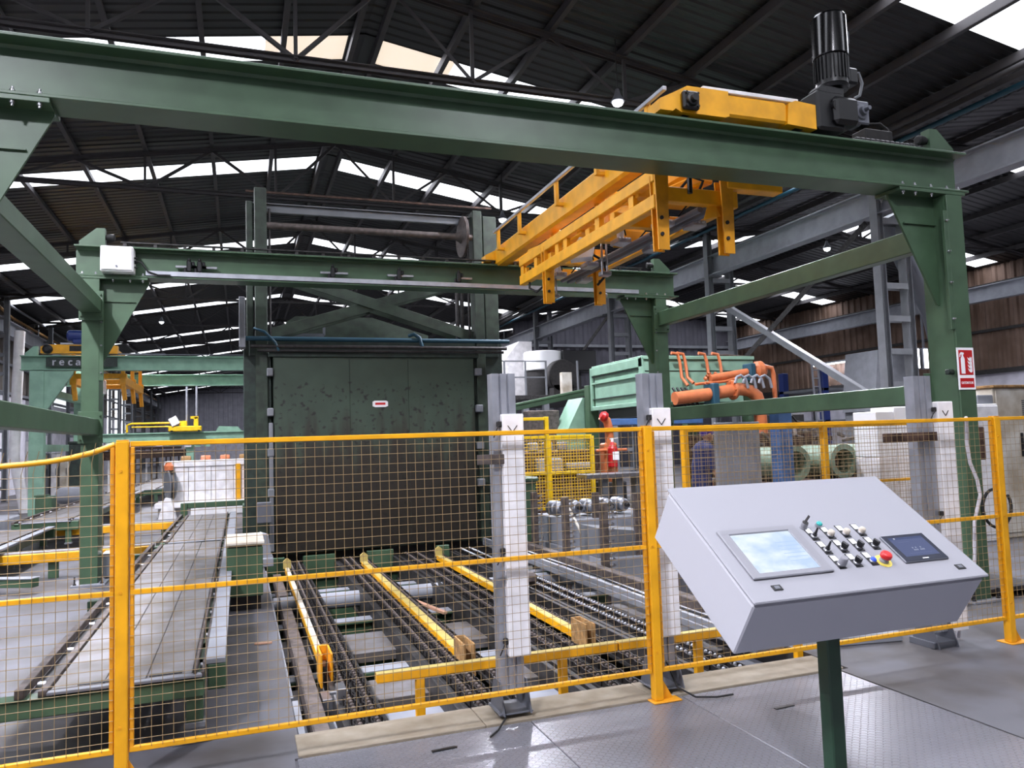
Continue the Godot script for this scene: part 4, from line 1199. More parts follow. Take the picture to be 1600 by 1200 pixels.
func fence_panel(xa: float, xb: float, label: String, bent := false):
	var p := thing("mesh_barrier", V((xa + xb) * 0.5, 0.17, FZ), label, "barrier", "yellow wire mesh panels")
	var sag := func(x: float) -> float:
		if not bent: return 1.685
		var d := xb - x
		return 1.685 - 0.098 * (1.0 - exp(-d / 0.2)) + 0.07 * smoothstep(0.9, 3.0, d)
	if bent:
		var pts := []
		for i in 31: 
			var x: float = lerpf(xb, xa, i / 30.0)
			pts.append(V(x, sag.call(x), FZ + 0.02 * sin(i * 0.4)))
		var mb0 := MB.new(); mb0.tube(pts, 0.014, 8); put("top_rail", mb0, M.yellow, p, "bent top rail")
	for y in ([0.185, 0.945] if bent else [0.185, 0.945, 1.685]):
		var mb := MB.new(); mb.bb(xa, xb, y - 0.0135, y + 0.0135, FZ - 0.0125, FZ + 0.0125, 0.003); put(["bottom_rail", "middle_rail", "top_rail"][[0.185, 0.945, 1.685].find(y)], mb, M.yellow, p)
	for x in [xa + 0.01, xb - 0.01]:
		var mb := MB.new(); mb.bb(x - 0.01, x + 0.01, 0.172, 1.67, FZ - 0.012, FZ + 0.012, 0.003); put("side_rail", mb, M.yellow_worn, p)
	var w := MB.new()
	var rng := RandomNumberGenerator.new(); rng.seed = int(xa * 100) + 777
	var n := roundi((xb - xa) / 0.0505)
	for i in range(1, n):
		var x: float = lerpf(xa, xb, float(i) / n)
		var top: float = sag.call(x) - 0.02
		if bent and x < xb - 0.08:
			top = sag.call(x) - 0.05
			w.wire(V(x, 0.19, FZ + 0.016), V(x, top, FZ + 0.016), 0.0015)
			var kink := rng.randf_range(0.01, 0.05)
			w.wire(V(x, top, FZ + 0.016), V(x + kink * 0.7, top + 0.07 + kink, FZ + 0.03), 0.0018)
		else:
			w.wire(V(x, 0.19, FZ + 0.016), V(x, top, FZ + 0.016), 0.0015)
	var rows := 30
	for i in range(1, rows):
		var y: float = 0.185 + 1.5 * i / rows
		if not bent:
			var wob := rng.randf_range(-0.004, 0.004)
			w.wire(V(xa, y, FZ + 0.019), V((xa + xb) * 0.5, y + wob, FZ + 0.019), 0.0015); w.wire(V((xa + xb) * 0.5, y + wob, FZ + 0.019), V(xb, y, FZ + 0.019), 0.0015)
		else:
			if y > 1.56: continue
			w.wire(V(xa, y, FZ + 0.019), V(xb, y, FZ + 0.019), 0.0015)
	put("wire_mesh", w, M.wire, p, "", "stuff")

func build_fence():
	fence_post(-0.56, "yellow square fence post at the left, before the transfer tables")
	fence_post(2.43, "yellow square fence post in the middle, left of the control desk")
	fence_post(5.455, "yellow square fence post at the right end, beyond the control desk")
	fence_post(-3.56, "yellow square fence post beyond the left edge of the bent panel")
	fence_post(8.47, "yellow square fence post beyond the right edge of the picture")
	fence_panel(-3.525, -0.595, "yellow wire mesh fence panel with a bent, sagging top rail", true)
	fence_panel(-0.525, 2.395, "long yellow wire mesh fence panel in front of the furnace door")
	fence_panel(2.465, 5.42, "yellow wire mesh fence panel behind the control desk")
	fence_panel(5.49, 8.435, "yellow wire mesh fence panel right of the last fence post")

func light_curtain(x: float, z: float, ys: Array, label: String, wide: float, cover_dx: float, cover_y: Array):
	var t := thing("light_curtain_post", V(x, 0, z), label, "safety post", "white and aluminium safety posts behind the fence")
	var mb := MB.new()
	var w := wide
	mb.prism([Vector2(-w / 2, -0.045), Vector2(-w / 6 - 0.008, -0.045), Vector2(-w / 6 - 0.004, -0.035), Vector2(-w / 6 + 0.004, -0.035), Vector2(-w / 6 + 0.008, -0.045), Vector2(w / 6 - 0.008, -0.045), Vector2(w / 6 - 0.004, -0.035), Vector2(w / 6 + 0.004, -0.035), Vector2(w / 6 + 0.008, -0.045), Vector2(w / 2, -0.045), Vector2(w / 2, 0.045), Vector2(w / 6 + 0.008, 0.045), Vector2(w / 6 + 0.004, 0.033), Vector2(w / 6 - 0.004, 0.033), Vector2(w / 6 - 0.008, 0.045), Vector2(-w / 6 + 0.008, 0.045), Vector2(-w / 6 + 0.004, 0.033), Vector2(-w / 6 - 0.004, 0.033), Vector2(-w / 6 - 0.008, 0.045), Vector2(-w / 2, 0.045)], V(x, ys[0], z), Vector3.RIGHT, V(0, 0, 1), V(0, ys[1] - ys[0], 0))
	put("profile", mb, M.alu, t)
	mb = MB.new()
	mb.bb(x + cover_dx - w * 0.42, x + cover_dx + w * 0.5, cover_y[0], cover_y[1], z + 0.03, z + 0.085, 0.006)
	var c := put("cover", mb, M.white, t)
	mb = MB.new(); mb.bar(V(x + cover_dx - 0.03, cover_y[1] - 0.07, z + 0.087), V(x + cover_dx, cover_y[1] - 0.11, z + 0.087), 0.004, 0.004); mb.bar(V(x + cover_dx, cover_y[1] - 0.11, z + 0.087), V(x + cover_dx + 0.03, cover_y[1] - 0.07, z + 0.087), 0.004, 0.004); put("mark", mb, M.dark, c)
	for y in [cover_y[1] - 0.06, 0.98, 0.45]:
		mb = MB.new(); mb.box(V(x + cover_dx - w * 0.5, y, z + 0.06), V(0.03, 0.035, 0.03), 0.005)
		mb.tube([V(x + cover_dx - w * 0.5, y, z + 0.07), V(x + cover_dx - w * 0.62, y - 0.02, z + 0.08), V(x + cover_dx - w * 0.75, y - 0.08, z + 0.06)], 0.004, 6); put("clip", mb, M.dark, t)
	mb = MB.new()
	for s in [-1.0, 1.0]:
		mb.prism([Vector2(-0.13, 0), Vector2(0.13, 0), Vector2(0.06, 0.18), Vector2(-0.06, 0.18)], V(x + s * (w * 0.5 + 0.008) - 0.004, 0.04 if x < 4 else 0.0, z), V(0, 0, 1), Vector3.UP, V(0.008, 0, 0))
	mb.bb(x - w * 0.5 - 0.03, x + w * 0.5 + 0.03, 0.036 if x < 4 else 0.0, 0.046, z - 0.13, z + 0.1, 0.002)
	put("foot", mb, M.alu_dark, t)

func build_posts():
	light_curtain(1.52, -4.47, [0.13, 2.05], "white-covered aluminium post standing before the right side of the furnace door", 0.15, 0.035, [0.36, 1.80])
	light_curtain(2.555, -4.47, [0.13, 2.05], "white-covered aluminium post just behind the middle yellow fence post", 0.15, 0.03, [0.36, 1.82])
	light_curtain(4.93, -4.52, [0.1, 2.03], "white-covered aluminium post beside the green column, behind the control desk", 0.17, 0.17, [0.1, 1.83])
	tag_single("bracket_plate", func(b): b.bb(1.33, 1.5, 1.50, 1.56, -4.40, -4.385, 0.003), M.brown_steel, V(1.42, 1.5, -4.4), "brown flat bracket on the first white post at the fence's height", "bracket")
	tag_single("crossbar", func(b): b.bb(4.47, 4.99, 1.53, 1.60, -4.44, -4.42, 0.004), M.rusty, V(4.7, 1.53, -4.43), "dark brown flat bar fixed across the third post, before the white boxes", "bar")
	tag_single("white_hose", func(b): b.tube([V(5.22, 1.70, -4.36), V(5.27, 1.66, -4.40), V(5.28, 1.5, -4.42), V(5.3, 1.35, -4.42), V(5.36, 1.22, -4.42), V(5.38, 1.1, -4.42), V(5.3, 0.9, -4.42), V(5.27, 0.6, -4.42), V(5.2, 0.35, -4.42), V(5.17, 0.2, -4.5), V(5.2, 0.015, -4.55)], 0.013), M.cable, V(5.3, 0, -4.42), "pale grey hose hanging over the fence's top rail near the green column", "hose")
	tag_single("coiled_hose", func(b):
		var pts := []
		for i in 21: pts.append(V(6.72 + cos(i * 0.32 + 0.6) * 0.17, 0.85 + sin(i * 0.32 + 0.6) * 0.18, -5.38 + i * 0.002))
		b.tube(pts, 0.014), M.rubber, V(6.72, 0.7, -5.38), "loop of black hose hanging between the green column and the last fence post", "hose")

const DB := Basis(Vector3(1, 0, 0), Vector3(0, 0.828, 0.561), Vector3(0, -0.561, 0.828))

func P(u: float, v: float, h := 0.0) -> Vector3:
	return Vector3(1.92, 0.97, -2.6) + DB * Vector3(u, h, -v)

func dbox(mb: MB, u0: float, u1: float, v0: float, v1: float, h0: float, h1: float, ch := 0.0):
	mb.box(P((u0 + u1) * 0.5, (v0 + v1) * 0.5, (h0 + h1) * 0.5), Vector3(u1 - u0, h1 - h0, v1 - v0), ch, DB)

func hmi_image() -> Image:
	var im := Image.create(128, 80, false, Image.FORMAT_RGB8)
	im.fill(Color(0.42, 0.46, 0.62))
	im.fill_rect(Rect2i(0, 0, 128, 9), Color(0.36, 0.40, 0.56))
	im.fill_rect(Rect2i(18, 2, 6, 5), Color(0.9, 0.92, 0.98))
	var rng := RandomNumberGenerator.new(); rng.seed = 5
	for r in 2:
		for i in 7:
			if rng.randf() < 0.8: im.fill_rect(Rect2i(52 + i * 6, 44 + r * 9, 4, 5), Color(0.72, 0.75, 0.86))
	im.fill_rect(Rect2i(24, 20, 40, 1), Color(0.5, 0.54, 0.7)); im.fill_rect(Rect2i(24, 68, 84, 1), Color(0.5, 0.54, 0.7))
	return im

func screen_image() -> Image:
	var im := Image.create(96, 72, false, Image.FORMAT_RGB8)
	var nz := FastNoiseLite.new(); nz.seed = 4; nz.frequency = 0.02
	for y in 72:
		for x in 96:
			im.set_pixel(x, y, Color(0.74, 0.82, 0.95).lerp(Color(0.9, 0.94, 0.98), clampf(0.5 + 0.9 * nz.get_noise_2d(x, y * 1.6) + (0.25 - x / 160.0), 0.0, 1.0)))
	for k in 6: im.fill_rect(Rect2i(60, 20 + k * 7, 34, 1), Color(0.68, 0.78, 0.95))
	return im

func screen_mat(key: String, im: Image, e: float) -> StandardMaterial3D:
	var m := mat(key, Color(0.05, 0.05, 0.06), 0.12)
	m.emission_enabled = true
	m.emission = Color.WHITE
	m.emission_texture = ImageTexture.create_from_image(im)
	m.emission_operator = BaseMaterial3D.EMISSION_OP_MULTIPLY
	m.emission_energy_multiplier = e
	return m

func build_desk():
	var t := thing("control_desk", V(2.56, 0, -2.94), "grey sloping control desk with touch screens and buttons on a green post", "control desk")
	var mb := MB.new()
	dbox(mb, 0.004, 1.25, 0.004, 0.745, -0.30, -0.027, 0.007)
	put("housing", mb, M.desk_body, t)
	mb = MB.new(); dbox(mb, 0.012, 1.242, 0.012, 0.737, -0.03, -0.012); put("seal", mb, M.rubber, t)
	mb = MB.new(); dbox(mb, -0.004, 1.262, -0.004, 0.753, -0.015, 0.0, 0.005); var lid := put("lid", mb, M.desk, t)
	# green post with its base plate
	mb = MB.new(); mb.bb(2.522, 2.598, 0.008, 0.88, -2.978, -2.902, 0.006); var po := put("post", mb, M.green_dark_paint, t)
	mb = MB.new(); mb.bb(2.46, 2.66, 0.0, 0.008, -3.04, -2.84, 0.002); put("base_plate", mb, M.green_dark_paint, po)
	# big touch screen
	mb = MB.new()
	dbox(mb, 0.066, 0.480, 0.114, 0.145, 0.0, 0.012, 0.004); dbox(mb, 0.066, 0.480, 0.385, 0.420, 0.0, 0.012, 0.004)
	dbox(mb, 0.066, 0.115, 0.114, 0.420, 0.0, 0.0118, 0.004); dbox(mb, 0.429, 0.480, 0.114, 0.420, 0.0, 0.0118, 0.004)
	var fr := put("screen_frame", mb, M.bezel, t)
	mb = MB.new(); mb.uvquad(P(0.115, 0.145, 0.006), P(0.429, 0.145, 0.006), P(0.429, 0.385, 0.006), P(0.115, 0.385, 0.006))
	put("screen", mb, screen_mat("big_screen", screen_image(), 0.78), fr)
	mb = MB.new(); dbox(mb, 0.88, 1.137, 0.116, 0.293, 0.0, 0.010, 0.005); var hm := put("touch_panel", mb, M.alu_dark, t)
	mb = MB.new(); dbox(mb, 0.884, 1.133, 0.120, 0.289, 0.0095, 0.0108, 0.0005); put("front_sheet", mb, M.panel_front, hm)
	mb = MB.new(); mb.uvquad(P(0.909, 0.147, 0.0112), P(1.109, 0.147, 0.0112), P(1.109, 0.272, 0.0112), P(0.909, 0.272, 0.0112)); put("screen", mb, screen_mat("small_screen", hmi_image(), 0.55), hm)
	mb = MB.new(); dbox(mb, 0.99, 1.025, 0.128, 0.133, 0.0108, 0.0112); put("print", mb, M.white_clean, hm)
	# rows of operating elements
	var rows := [[0.36, ["lever", "lamp", "lamp", "lamp"]], [0.267, ["lever", "knob", "knob", "knob"]], [0.174, ["dial", "knob", "push"]]]
	var us := [0.541, 0.632, 0.721, 0.812]
	for r in rows:
		for i in r[1].size():
			var u: float = us[i]; var v: float = r[0]
			mb = MB.new(); dbox(mb, u - 0.0195, u + 0.0195, v - 0.048, v + 0.038, 0.0, 0.003, 0.001); var pl := put("label_plate", mb, M.black, t)
			mb = MB.new(); dbox(mb, u - 0.0145, u + 0.0145, v + 0.001, v + 0.033, 0.003, 0.0038); put("paper_label", mb, M.white_clean, pl)
			var c := v - 0.024
			mb = MB.new(); mb.lathe(P(u, c, 0.003), P(u, c, 0.012), [[0, 0.0165], [0.7, 0.0165], [1, 0.014]], 18); put("collar", mb, M.steel, pl)
			mb = MB.new()
			match r[1][i]:
				"lever":
					mb.cyl(P(u, c, 0.012), P(u, c, 0.02), 0.010, 12); mb.lathe(P(u, c, 0.018), P(u + 0.006, c + 0.006, 0.05), [[0, 0.007], [0.6, 0.005], [1, 0.004]], 10)
					put("lever", mb, M.black, pl)
				"lamp":
					mb.lathe(P(u, c, 0.01), P(u, c, 0.034), [[0, 0.0155], [0.5, 0.0155], [0.8, 0.013], [0.95, 0.007], [1, 0.0]], 18)
					put("lamp_cap", mb, M.cream, pl)
				"knob":
					mb.cyl(P(u, c, 0.012), P(u, c, 0.018), 0.0135, 16); mb.box(P(u, c, 0.027), Vector3(0.011, 0.022, 0.032), 0.003, DB * Basis(Vector3.UP, 0.35))
					put("selector_knob", mb, M.black, pl)
				"dial":
					mb.lathe(P(u + 0.006, c, 0.008), P(u + 0.006, c, 0.045), [[0, 0.019], [0.6, 0.0185], [0.9, 0.017], [1, 0.014]], 20)
					put("dial", mb, M.bezel, pl)
				"push":
					mb.lathe(P(u, c, 0.01), P(u, c, 0.022), [[0, 0.014], [0.6, 0.0135], [1, 0.008]], 18)
					put("push_button", mb, M.blue_button, pl)
	mb = MB.new(); mb.lathe(P(0.53, 0.402, 0.0), P(0.53, 0.402, 0.032), [[0, 0.018], [0.15, 0.018], [0.2, 0.0155], [0.9, 0.0155], [1, 0.013]], 18); var ks := put("key_switch", mb, M.bezel, t)
	mb = MB.new(); mb.cyl(P(0.53, 0.402, 0.028), P(0.53, 0.402, 0.0335), 0.014, 14); mb.box(P(0.533, 0.404, 0.05), Vector3(0.004, 0.04, 0.012), 0.001, DB * Basis(Vector3.FORWARD, 0.25)); put("key", mb, M.dark_steel, ks)
	mb = MB.new(); mb.lathe(P(0.618, 0.404, 0.0), P(0.618, 0.404, 0.014), [[0, 0.0165], [1, 0.0155]], 18); var cb := put("button_collar", mb, M.steel, t)
	mb = MB.new(); mb.lathe(P(0.618, 0.404, 0.012), P(0.618, 0.404, 0.024), [[0, 0.0145], [0.6, 0.014], [1, 0.009]], 18); put("push_button", mb, M.cyan, cb, "turquoise push button")
	mb = MB.new(); mb.cyl(P(0.779, 0.146, 0.0), P(0.779, 0.146, 0.002), 0.038, 28); var es := put("emergency_disc", mb, M.yellow_disc, t)
	mb = MB.new(); mb.lathe(P(0.779, 0.146, 0.002), P(0.779, 0.146, 0.022), [[0, 0.021], [0.5, 0.020], [0.6, 0.018], [1, 0.018]], 20); put("emergency_stem", mb, M.bezel, es)
	mb = MB.new(); mb.lathe(P(0.779, 0.146, 0.022), P(0.779, 0.146, 0.048), [[0, 0.018], [0.15, 0.025], [0.6, 0.0255], [0.9, 0.022], [1, 0.016]], 24); put("emergency_button", mb, M.red, es, "red mushroom push button")
	for u in [0.147, 1.151]:
		mb = MB.new(); dbox(mb, u - 0.023, u + 0.023, 0.048, 0.078, 0.0, 0.004, 0.001); var la := put("latch", mb, M.black, t)
		mb = MB.new(); dbox(mb, u - 0.012, u + 0.012, 0.055, 0.071, 0.004, 0.0055, 0.0005); put("latch_core", mb, M.alu_dark, la)

func transfer_table(x0: float, x1: float, z0: float, z1: float, y: float, label: String, front := true):
	# z1 is the end nearest the camera
	var t := thing("transfer_table", V((x0 + x1) * 0.5, 0, (z0 + z1) * 0.5), label, "transfer table")
	var w := x1 - x0
	var mb := MB.new()
	if front:
		mb.bb(x0 - 0.55, x1 - 0.11, y - 0.13, y - 0.035, z1 - 0.1, z1 + 0.01, 0.006); mb.bb(x0 - 0.55, x1 - 0.11, y - 0.035, y - 0.028, z1 - 0.1, z1 + 0.02, 0.002)
		mb.bb(x1 - 0.1, x1, y - 0.16, y - 0.012, z1 - 0.8, z1 - 0.2, 0.006)
	else:
		mb.bb(x0, x1, y - 0.16, y - 0.012, z1 - 0.12, z1, 0.006)
	mb.bb(x0, x1, y - 0.16, y - 0.012, z0, z0 + 0.12, 0.006)
	mb.bb(x0 + 0.1, x0 + 0.18, y - 0.16, y - 0.03, z0, z1 - 0.1, 0.004); mb.bb(x1 - 0.2, x1 - 0.12, y - 0.16, y - 0.03, z0, z1 - 0.1, 0.004)
	put("frame", mb, M.green, t)
	var a := x0 + 0.16; var b := x1 - 0.17
	var cuts := [a, lerpf(a, b, 0.36), lerpf(a, b, 0.66), b]
	for i in 3:
		mb = MB.new(); mb.bb(cuts[i] + 0.002, cuts[i + 1] - 0.002, y - 0.012, y - 0.001 * i, z0 + 0.01, z1 - 0.03, 0.003); put("deck_plate", mb, M.deck, t)
	mb = MB.new(); mb.bb(x0 + 0.15, x1 - 0.12, y - 0.02, y - 0.004, z1 - 0.03, z1 + 0.02, 0.003); put("edge_strip", mb, M.grey_light, t)
	# side strip and guide grooves
	mb = MB.new(); mb.bb(x1 - 0.11, x1, y - 0.012, y + 0.02, z0, z1 - 0.2, 0.004); put("side_strip", mb, M.grey_light, t)
	for q in [[x0 + 0.0, x0 + 0.15], [b + 0.005, x1 - 0.11]]:
		var gw: float = q[1] - q[0]
		mb = MB.new(); mb.bb(q[0], q[0] + gw * 0.3, y - 0.03, y + 0.025, z0, z1, 0.003); mb.bb(q[0] + gw * 0.72, q[1], y - 0.03, y + 0.006, z0, z1, 0.003); put("guide_channel", mb, M.brown_steel, t)
		mb = MB.new(); mb.bb(q[0] + gw * 0.3, q[0] + gw * 0.72, y - 0.05, y - 0.03, z0, z1); put("groove", mb, M.black, t)
		var n := int((z1 - z0) / 0.75)
		for i in n:
			var z := z1 - 0.15 - i * 0.75
			mb = MB.new(); mb.cyl(V(q[0] + gw * 0.5, y + 0.0, z), V(q[0] + gw * 0.78, y + 0.0, z), 0.018, 12, 0.004); put("guide_roller", mb, M.steel, t)
	if front:
		for q in [[0.18, 0.42], [0.68, 0.92]]:
			mb = MB.new(); mb.bb(lerpf(a, b, q[0]), lerpf(a, b, q[1]), y - 0.002, y + 0.003, z1 - 0.085, z1 - 0.04); put("slot", mb, M.black, t)
	for z in [z1 - 0.06, (z0 + z1) * 0.5, z0 + 0.06]:
		for x in [x0 - 0.15 if front else x0 + 0.14, x1 - 0.16]:
			mb = MB.new(); mb.bb(x - 0.045, x + 0.045, 0.13, y - 0.1, z - 0.045, z + 0.045, 0.004); var l := put("leg", mb, M.green, t)
			mb = MB.new(); mb.cyl(V(x, 0.015, z), V(x, 0.13, z), 0.014, 10); mb.bb(x - 0.055, x + 0.055, 0.10, 0.13, z - 0.055, z + 0.055, 0.003); mb.bar(V(x - 0.12, 0.008, z - 0.01), V(x + 0.09, 0.008, z - 0.03), 0.06, 0.014, 0.003); put("levelling_foot", mb, M.grey_paint, l)
	return t

func build_tables():
	transfer_table(-1.12, -0.09, -11.25, -4.74, 0.40, "long grey-topped transfer table nearest the fence, on a green frame")
	transfer_table(-1.08, -0.08, -15.9, -11.45, 0.40, "grey-topped transfer table behind the nearest one, beside the green cabinet", false)
	transfer_table(-4.4, -2.92, -14.75, -11.1, 0.42, "low pale table cut by the left edge, behind the front yellow cross bar", false)
	transfer_table(-3.62, -2.62, -24.5, -15.0, 0.5, "long pale transfer table left of the green column, leading to the back", false)
	transfer_table(-3.3, -2.2, -34.5, -25.0, 0.5, "far transfer table leading towards the rack of stakes", false)
	for q in [[-5.2, -1.14, -11.72, "long yellow cross bar low over the floor, nearer the camera"], [-4.6, -1.1, -15.3, "long yellow cross bar low over the floor, behind the nearer one"]]:
		var r := thing("cross_bar", V((q[0] + q[1]) * 0.5, 0.2, q[2]), q[3], "cross bar")
		var mb := MB.new(); mb.bb(q[0], q[1], 0.22, 0.34, q[2] - 0.05, q[2] + 0.03, 0.006); put("bar", mb, M.yellow, r)
		mb = MB.new(); mb.bb(q[0], q[1], 0.335, 0.36, q[2] - 0.22, q[2] - 0.05, 0.004); put("ledge", mb, M.grey_light, r)
		for x in [q[0] + 0.6, -2.35, q[1] - 0.2]:
			mb = MB.new(); mb.bb(x - 0.06, x + 0.06, 0.0, 0.22, q[2] - 0.1, q[2] - 0.04, 0.005); put("leg", mb, M.green, r)
	var sh := thing("channel_beam", V(-2.4, 0.1, -11.2), "grey-green channel lying across the floor under the nearer yellow bar", "channel")
	var m2 := MB.new(); m2.bar(V(-4.2, 0.13, -11.5), V(-2.3, 0.13, -10.6), 0.12, 0.1, 0.004); put("web", m2, M.green, sh)
	m2 = MB.new(); m2.bar(V(-4.2, 0.185, -11.5), V(-2.3, 0.185, -10.6), 0.16, 0.012, 0.003); put("flange", m2, M.grey_light, sh)
	var bx := thing("cable_box", V(-1.54, 0, -11.35), "pale grey box standing on the floor just right of the green column", "box")
	m2 = MB.new(); m2.bb(-1.68, -1.44, 0.03, 0.33, -11.5, -11.2, 0.012); put("body", m2, M.grey_light, bx)
	m2 = MB.new(); m2.bb(-1.69, -1.43, 0.33, 0.345, -11.51, -11.19, 0.006); put("lid", m2, M.white, bx)
	m2 = MB.new(); m2.bb(-1.66, -1.46, 0.0, 0.03, -11.48, -11.22); put("foot", m2, M.dark, bx)
	# green cabinets beside the furnace
	var gc := thing("drive_cabinet", V(0.03, 0, -8.55), "dark green drive cabinet with a pale lid at the pit's left edge", "cabinet")
	m2 = MB.new(); m2.bb(-0.14, 0.21, 0.15, 0.64, -8.95, -8.3, 0.012); put("body", m2, M.green, gc)
	m2 = MB.new(); m2.bb(-0.15, 0.225, 0.665, 0.70, -9.1, -8.27, 0.008); put("lid", m2, M.cream, gc)
	m2 = MB.new(); m2.bb(-0.12, 0.2, 0.64, 0.665, -8.9, -8.31); put("shadow_gap", m2, M.black, gc)
	m2 = MB.new(); m2.bb(-0.10, 0.19, 0.0, 0.15, -8.85, -8.4); put("plinth", m2, M.black, gc)
	var gf := thing("stop_frame", V(-0.5, 0, -16.4), "low green frame with a white panel across the end of the second transfer table", "frame")
	m2 = MB.new(); m2.bb(-1.05, 0.23, 0.50, 0.60, -16.4, -16.3, 0.006); m2.bb(-1.1, -0.98, 0.0, 0.6, -16.4, -16.28, 0.006); put("rail", m2, M.green, gf)
	m2 = MB.new(); m2.bb(-0.92, 0.05, 0.36, 0.49, -16.33, -16.3, 0.004); put("panel", m2, M.white, gf)
	m2 = MB.new(); m2.bb(0.03, 0.235, 0.0, 0.62, -15.2, -14.6, 0.01); put("side_box", m2, M.green, gf)
	var pu := thing("pump_unit", V(0.33, 0, -11.6), "small grey hydraulic unit at the foot of the furnace's left post", "pump")
	m2 = MB.new(); m2.bb(0.18, 0.42, 0.0, 0.12, -11.6, -11.2, 0.01); m2.prism([Vector2(0, 0), Vector2(0.2, 0), Vector2(0.16, 0.3), Vector2(0.05, 0.34)], V(0.2, 0.12, -11.5), Vector3.RIGHT, Vector3.UP, V(0, 0, 0.25)); put("body", m2, M.grey_light, pu)
	m2 = MB.new(); m2.bb(0.22, 0.42, 0.55, 0.85, -11.78, -11.7, 0.01); put("valve_block", m2, M.alu_dark, pu)
	tag_single("broom_handle", func(b): b.bar(V(0.1, 0.01, -6.9), V(0.24, 0.015, -6.86), 0.02, 0.015, 0.003), M.wood_pink, V(0.17, 0, -6.88), "small scrap of orange wood on the concrete left of the pit", "scrap")

func build_left_far():
	# second portal line further down the hall
	var t := thing("portal_frame", V(-1.1, 0, -27), "second green portal frame, far down the hall, with a lettered plate", "frame")
	for z in [-23.75, -29.6]:
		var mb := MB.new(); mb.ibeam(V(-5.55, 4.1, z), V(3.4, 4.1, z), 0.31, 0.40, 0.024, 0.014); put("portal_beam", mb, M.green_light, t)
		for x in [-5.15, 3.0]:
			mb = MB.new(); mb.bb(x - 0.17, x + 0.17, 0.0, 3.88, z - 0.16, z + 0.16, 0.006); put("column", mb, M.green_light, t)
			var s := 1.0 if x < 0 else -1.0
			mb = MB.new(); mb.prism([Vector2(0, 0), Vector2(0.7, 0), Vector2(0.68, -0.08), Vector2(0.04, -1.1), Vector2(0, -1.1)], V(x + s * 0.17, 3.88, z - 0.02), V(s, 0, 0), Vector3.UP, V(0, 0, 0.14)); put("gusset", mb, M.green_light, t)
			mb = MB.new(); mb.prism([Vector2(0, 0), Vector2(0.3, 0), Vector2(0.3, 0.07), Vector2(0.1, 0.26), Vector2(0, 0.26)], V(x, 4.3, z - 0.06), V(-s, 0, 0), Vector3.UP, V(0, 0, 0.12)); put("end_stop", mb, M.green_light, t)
	for x in [-5.15, 3.0]:
		for y in [3.3, 1.7]:
			var mb := MB.new(); mb.bb(x - 0.1, x + 0.1, y, y + 0.2, -29.4, -23.95, 0.006); put("tie_beam", mb, M.green_light, t)
	var mb := MB.new(); mb.bb(-4.25, -2.0, 4.34, 4.38, -23.8, -23.7); mb.bb(-2.0, 3.0, 4.34, 4.36, -23.7, -23.66); put("rail", mb, M.alu_dark, t)
	mb = MB.new(); mb.bb(-4.93, -3.2, 3.985, 4.235, -23.59, -23.57, 0.003); var pl := put("name_plate", mb, M.green_dark, t, "dark plate with pale lettering")
	var tm := TextMesh.new()
	var sf := SystemFont.new(); sf.font_names = PackedStringArray(["Droid Sans"]); sf.font_weight = 700
	tm.font = sf; tm.text = "r e c a"; tm.font_size = 32; tm.pixel_size = 0.0078; tm.depth = 0.006; tm.material = M.alu
	put_mesh("lettering", tm, pl, "", "", V(-4.44, 4.11, -23.562))
	# its carriage
	var c := thing("crane_bridge", V(-3.6, 4.34, -26), "yellow crane bridge with a blue motor on the far portal frame", "crane")
	mb = MB.new()
	mb.prism([Vector2(-5.07, 4.36), Vector2(-3.2, 4.36), Vector2(-3.2, 4.58), Vector2(-4.9, 4.6), Vector2(-5.07, 4.54)], V(0, 0, -23.85), Vector3.RIGHT, Vector3.UP, V(0, 0, 0.25)); var ca := put("end_carriage", mb, M.yellow, c)
	mb = MB.new(); mb.bb(-4.38, -3.4, 4.42, 4.57, -23.6, -23.59); put("label_strip", mb, M.dark, ca)
	mb = MB.new(); mb.lathe(V(-4.9, 4.47, -23.6), V(-4.9, 4.47, -23.5), [[0, 0.13], [0.6, 0.12], [1, 0.06]], 16); put("wheel_bearing", mb, M.black, ca)
	mb = MB.new(); mb.bb(-4.6, -3.3, 4.60, 4.65, -23.8, -23.6, 0.004); put("cover_strip", mb, M.alu, c)
	mb = MB.new(); mb.cyl(V(-4.45, 4.85, -23.7), V(-3.95, 4.85, -23.7), 0.16, 20, 0.04); mb.bb(-4.3, -4.0, 4.62, 4.75, -23.85, -23.55, 0.02); mb.bb(-4.15, -3.8, 4.7, 4.95, -23.8, -23.6, 0.02); put("motor", mb, M.blue_motor, c)
	for x in [-4.6, -3.4]:
		mb = MB.new(); mb.bb(x - 0.1, x + 0.1, 4.38, 4.58, -29.6, -23.8, 0.02); put("girder", mb, M.yellow, c)
	var g := thing("lifting_frame", V(-3.8, 3.2, -25), "small yellow lifting frame with claw legs under the far crane bridge", "lifting frame")
	for x in [-4.4, -3.15]:
		mb = MB.new(); mb.bb(x - 0.08, x + 0.08, 3.55, 3.78, -28.5, -24.2, 0.01); put("side_rail", mb, M.yellow_worn, g)
	for z in [-24.3, -26.3, -28.3]:
		mb = MB.new(); mb.bb(-4.5, -3.05, 3.72, 3.86, z - 0.08, z + 0.08, 0.01); put("cross_rail", mb, M.yellow_worn, g)
		for x in [-4.4, -3.15]:
			mb = MB.new(); mb.bar(V(x, 3.6, z), V(x + 0.05, 3.1, z), 0.12, 0.12, 0.02); put("leg", mb, M.yellow_worn, g)
			mb = MB.new(); mb.bb(x - 0.05, x + 0.05, 3.8, 4.4, z - 0.05, z + 0.05); put("hanger", mb, M.yellow_worn, g)
	tag_single("hanging_box", func(b): b.box(V(-3.72, 3.5, -24.6), V(0.18, 0.4, 0.2), 0.02), M.white, V(-3.72, 3.3, -24.6), "small white box hanging in the far lifting frame", "box")
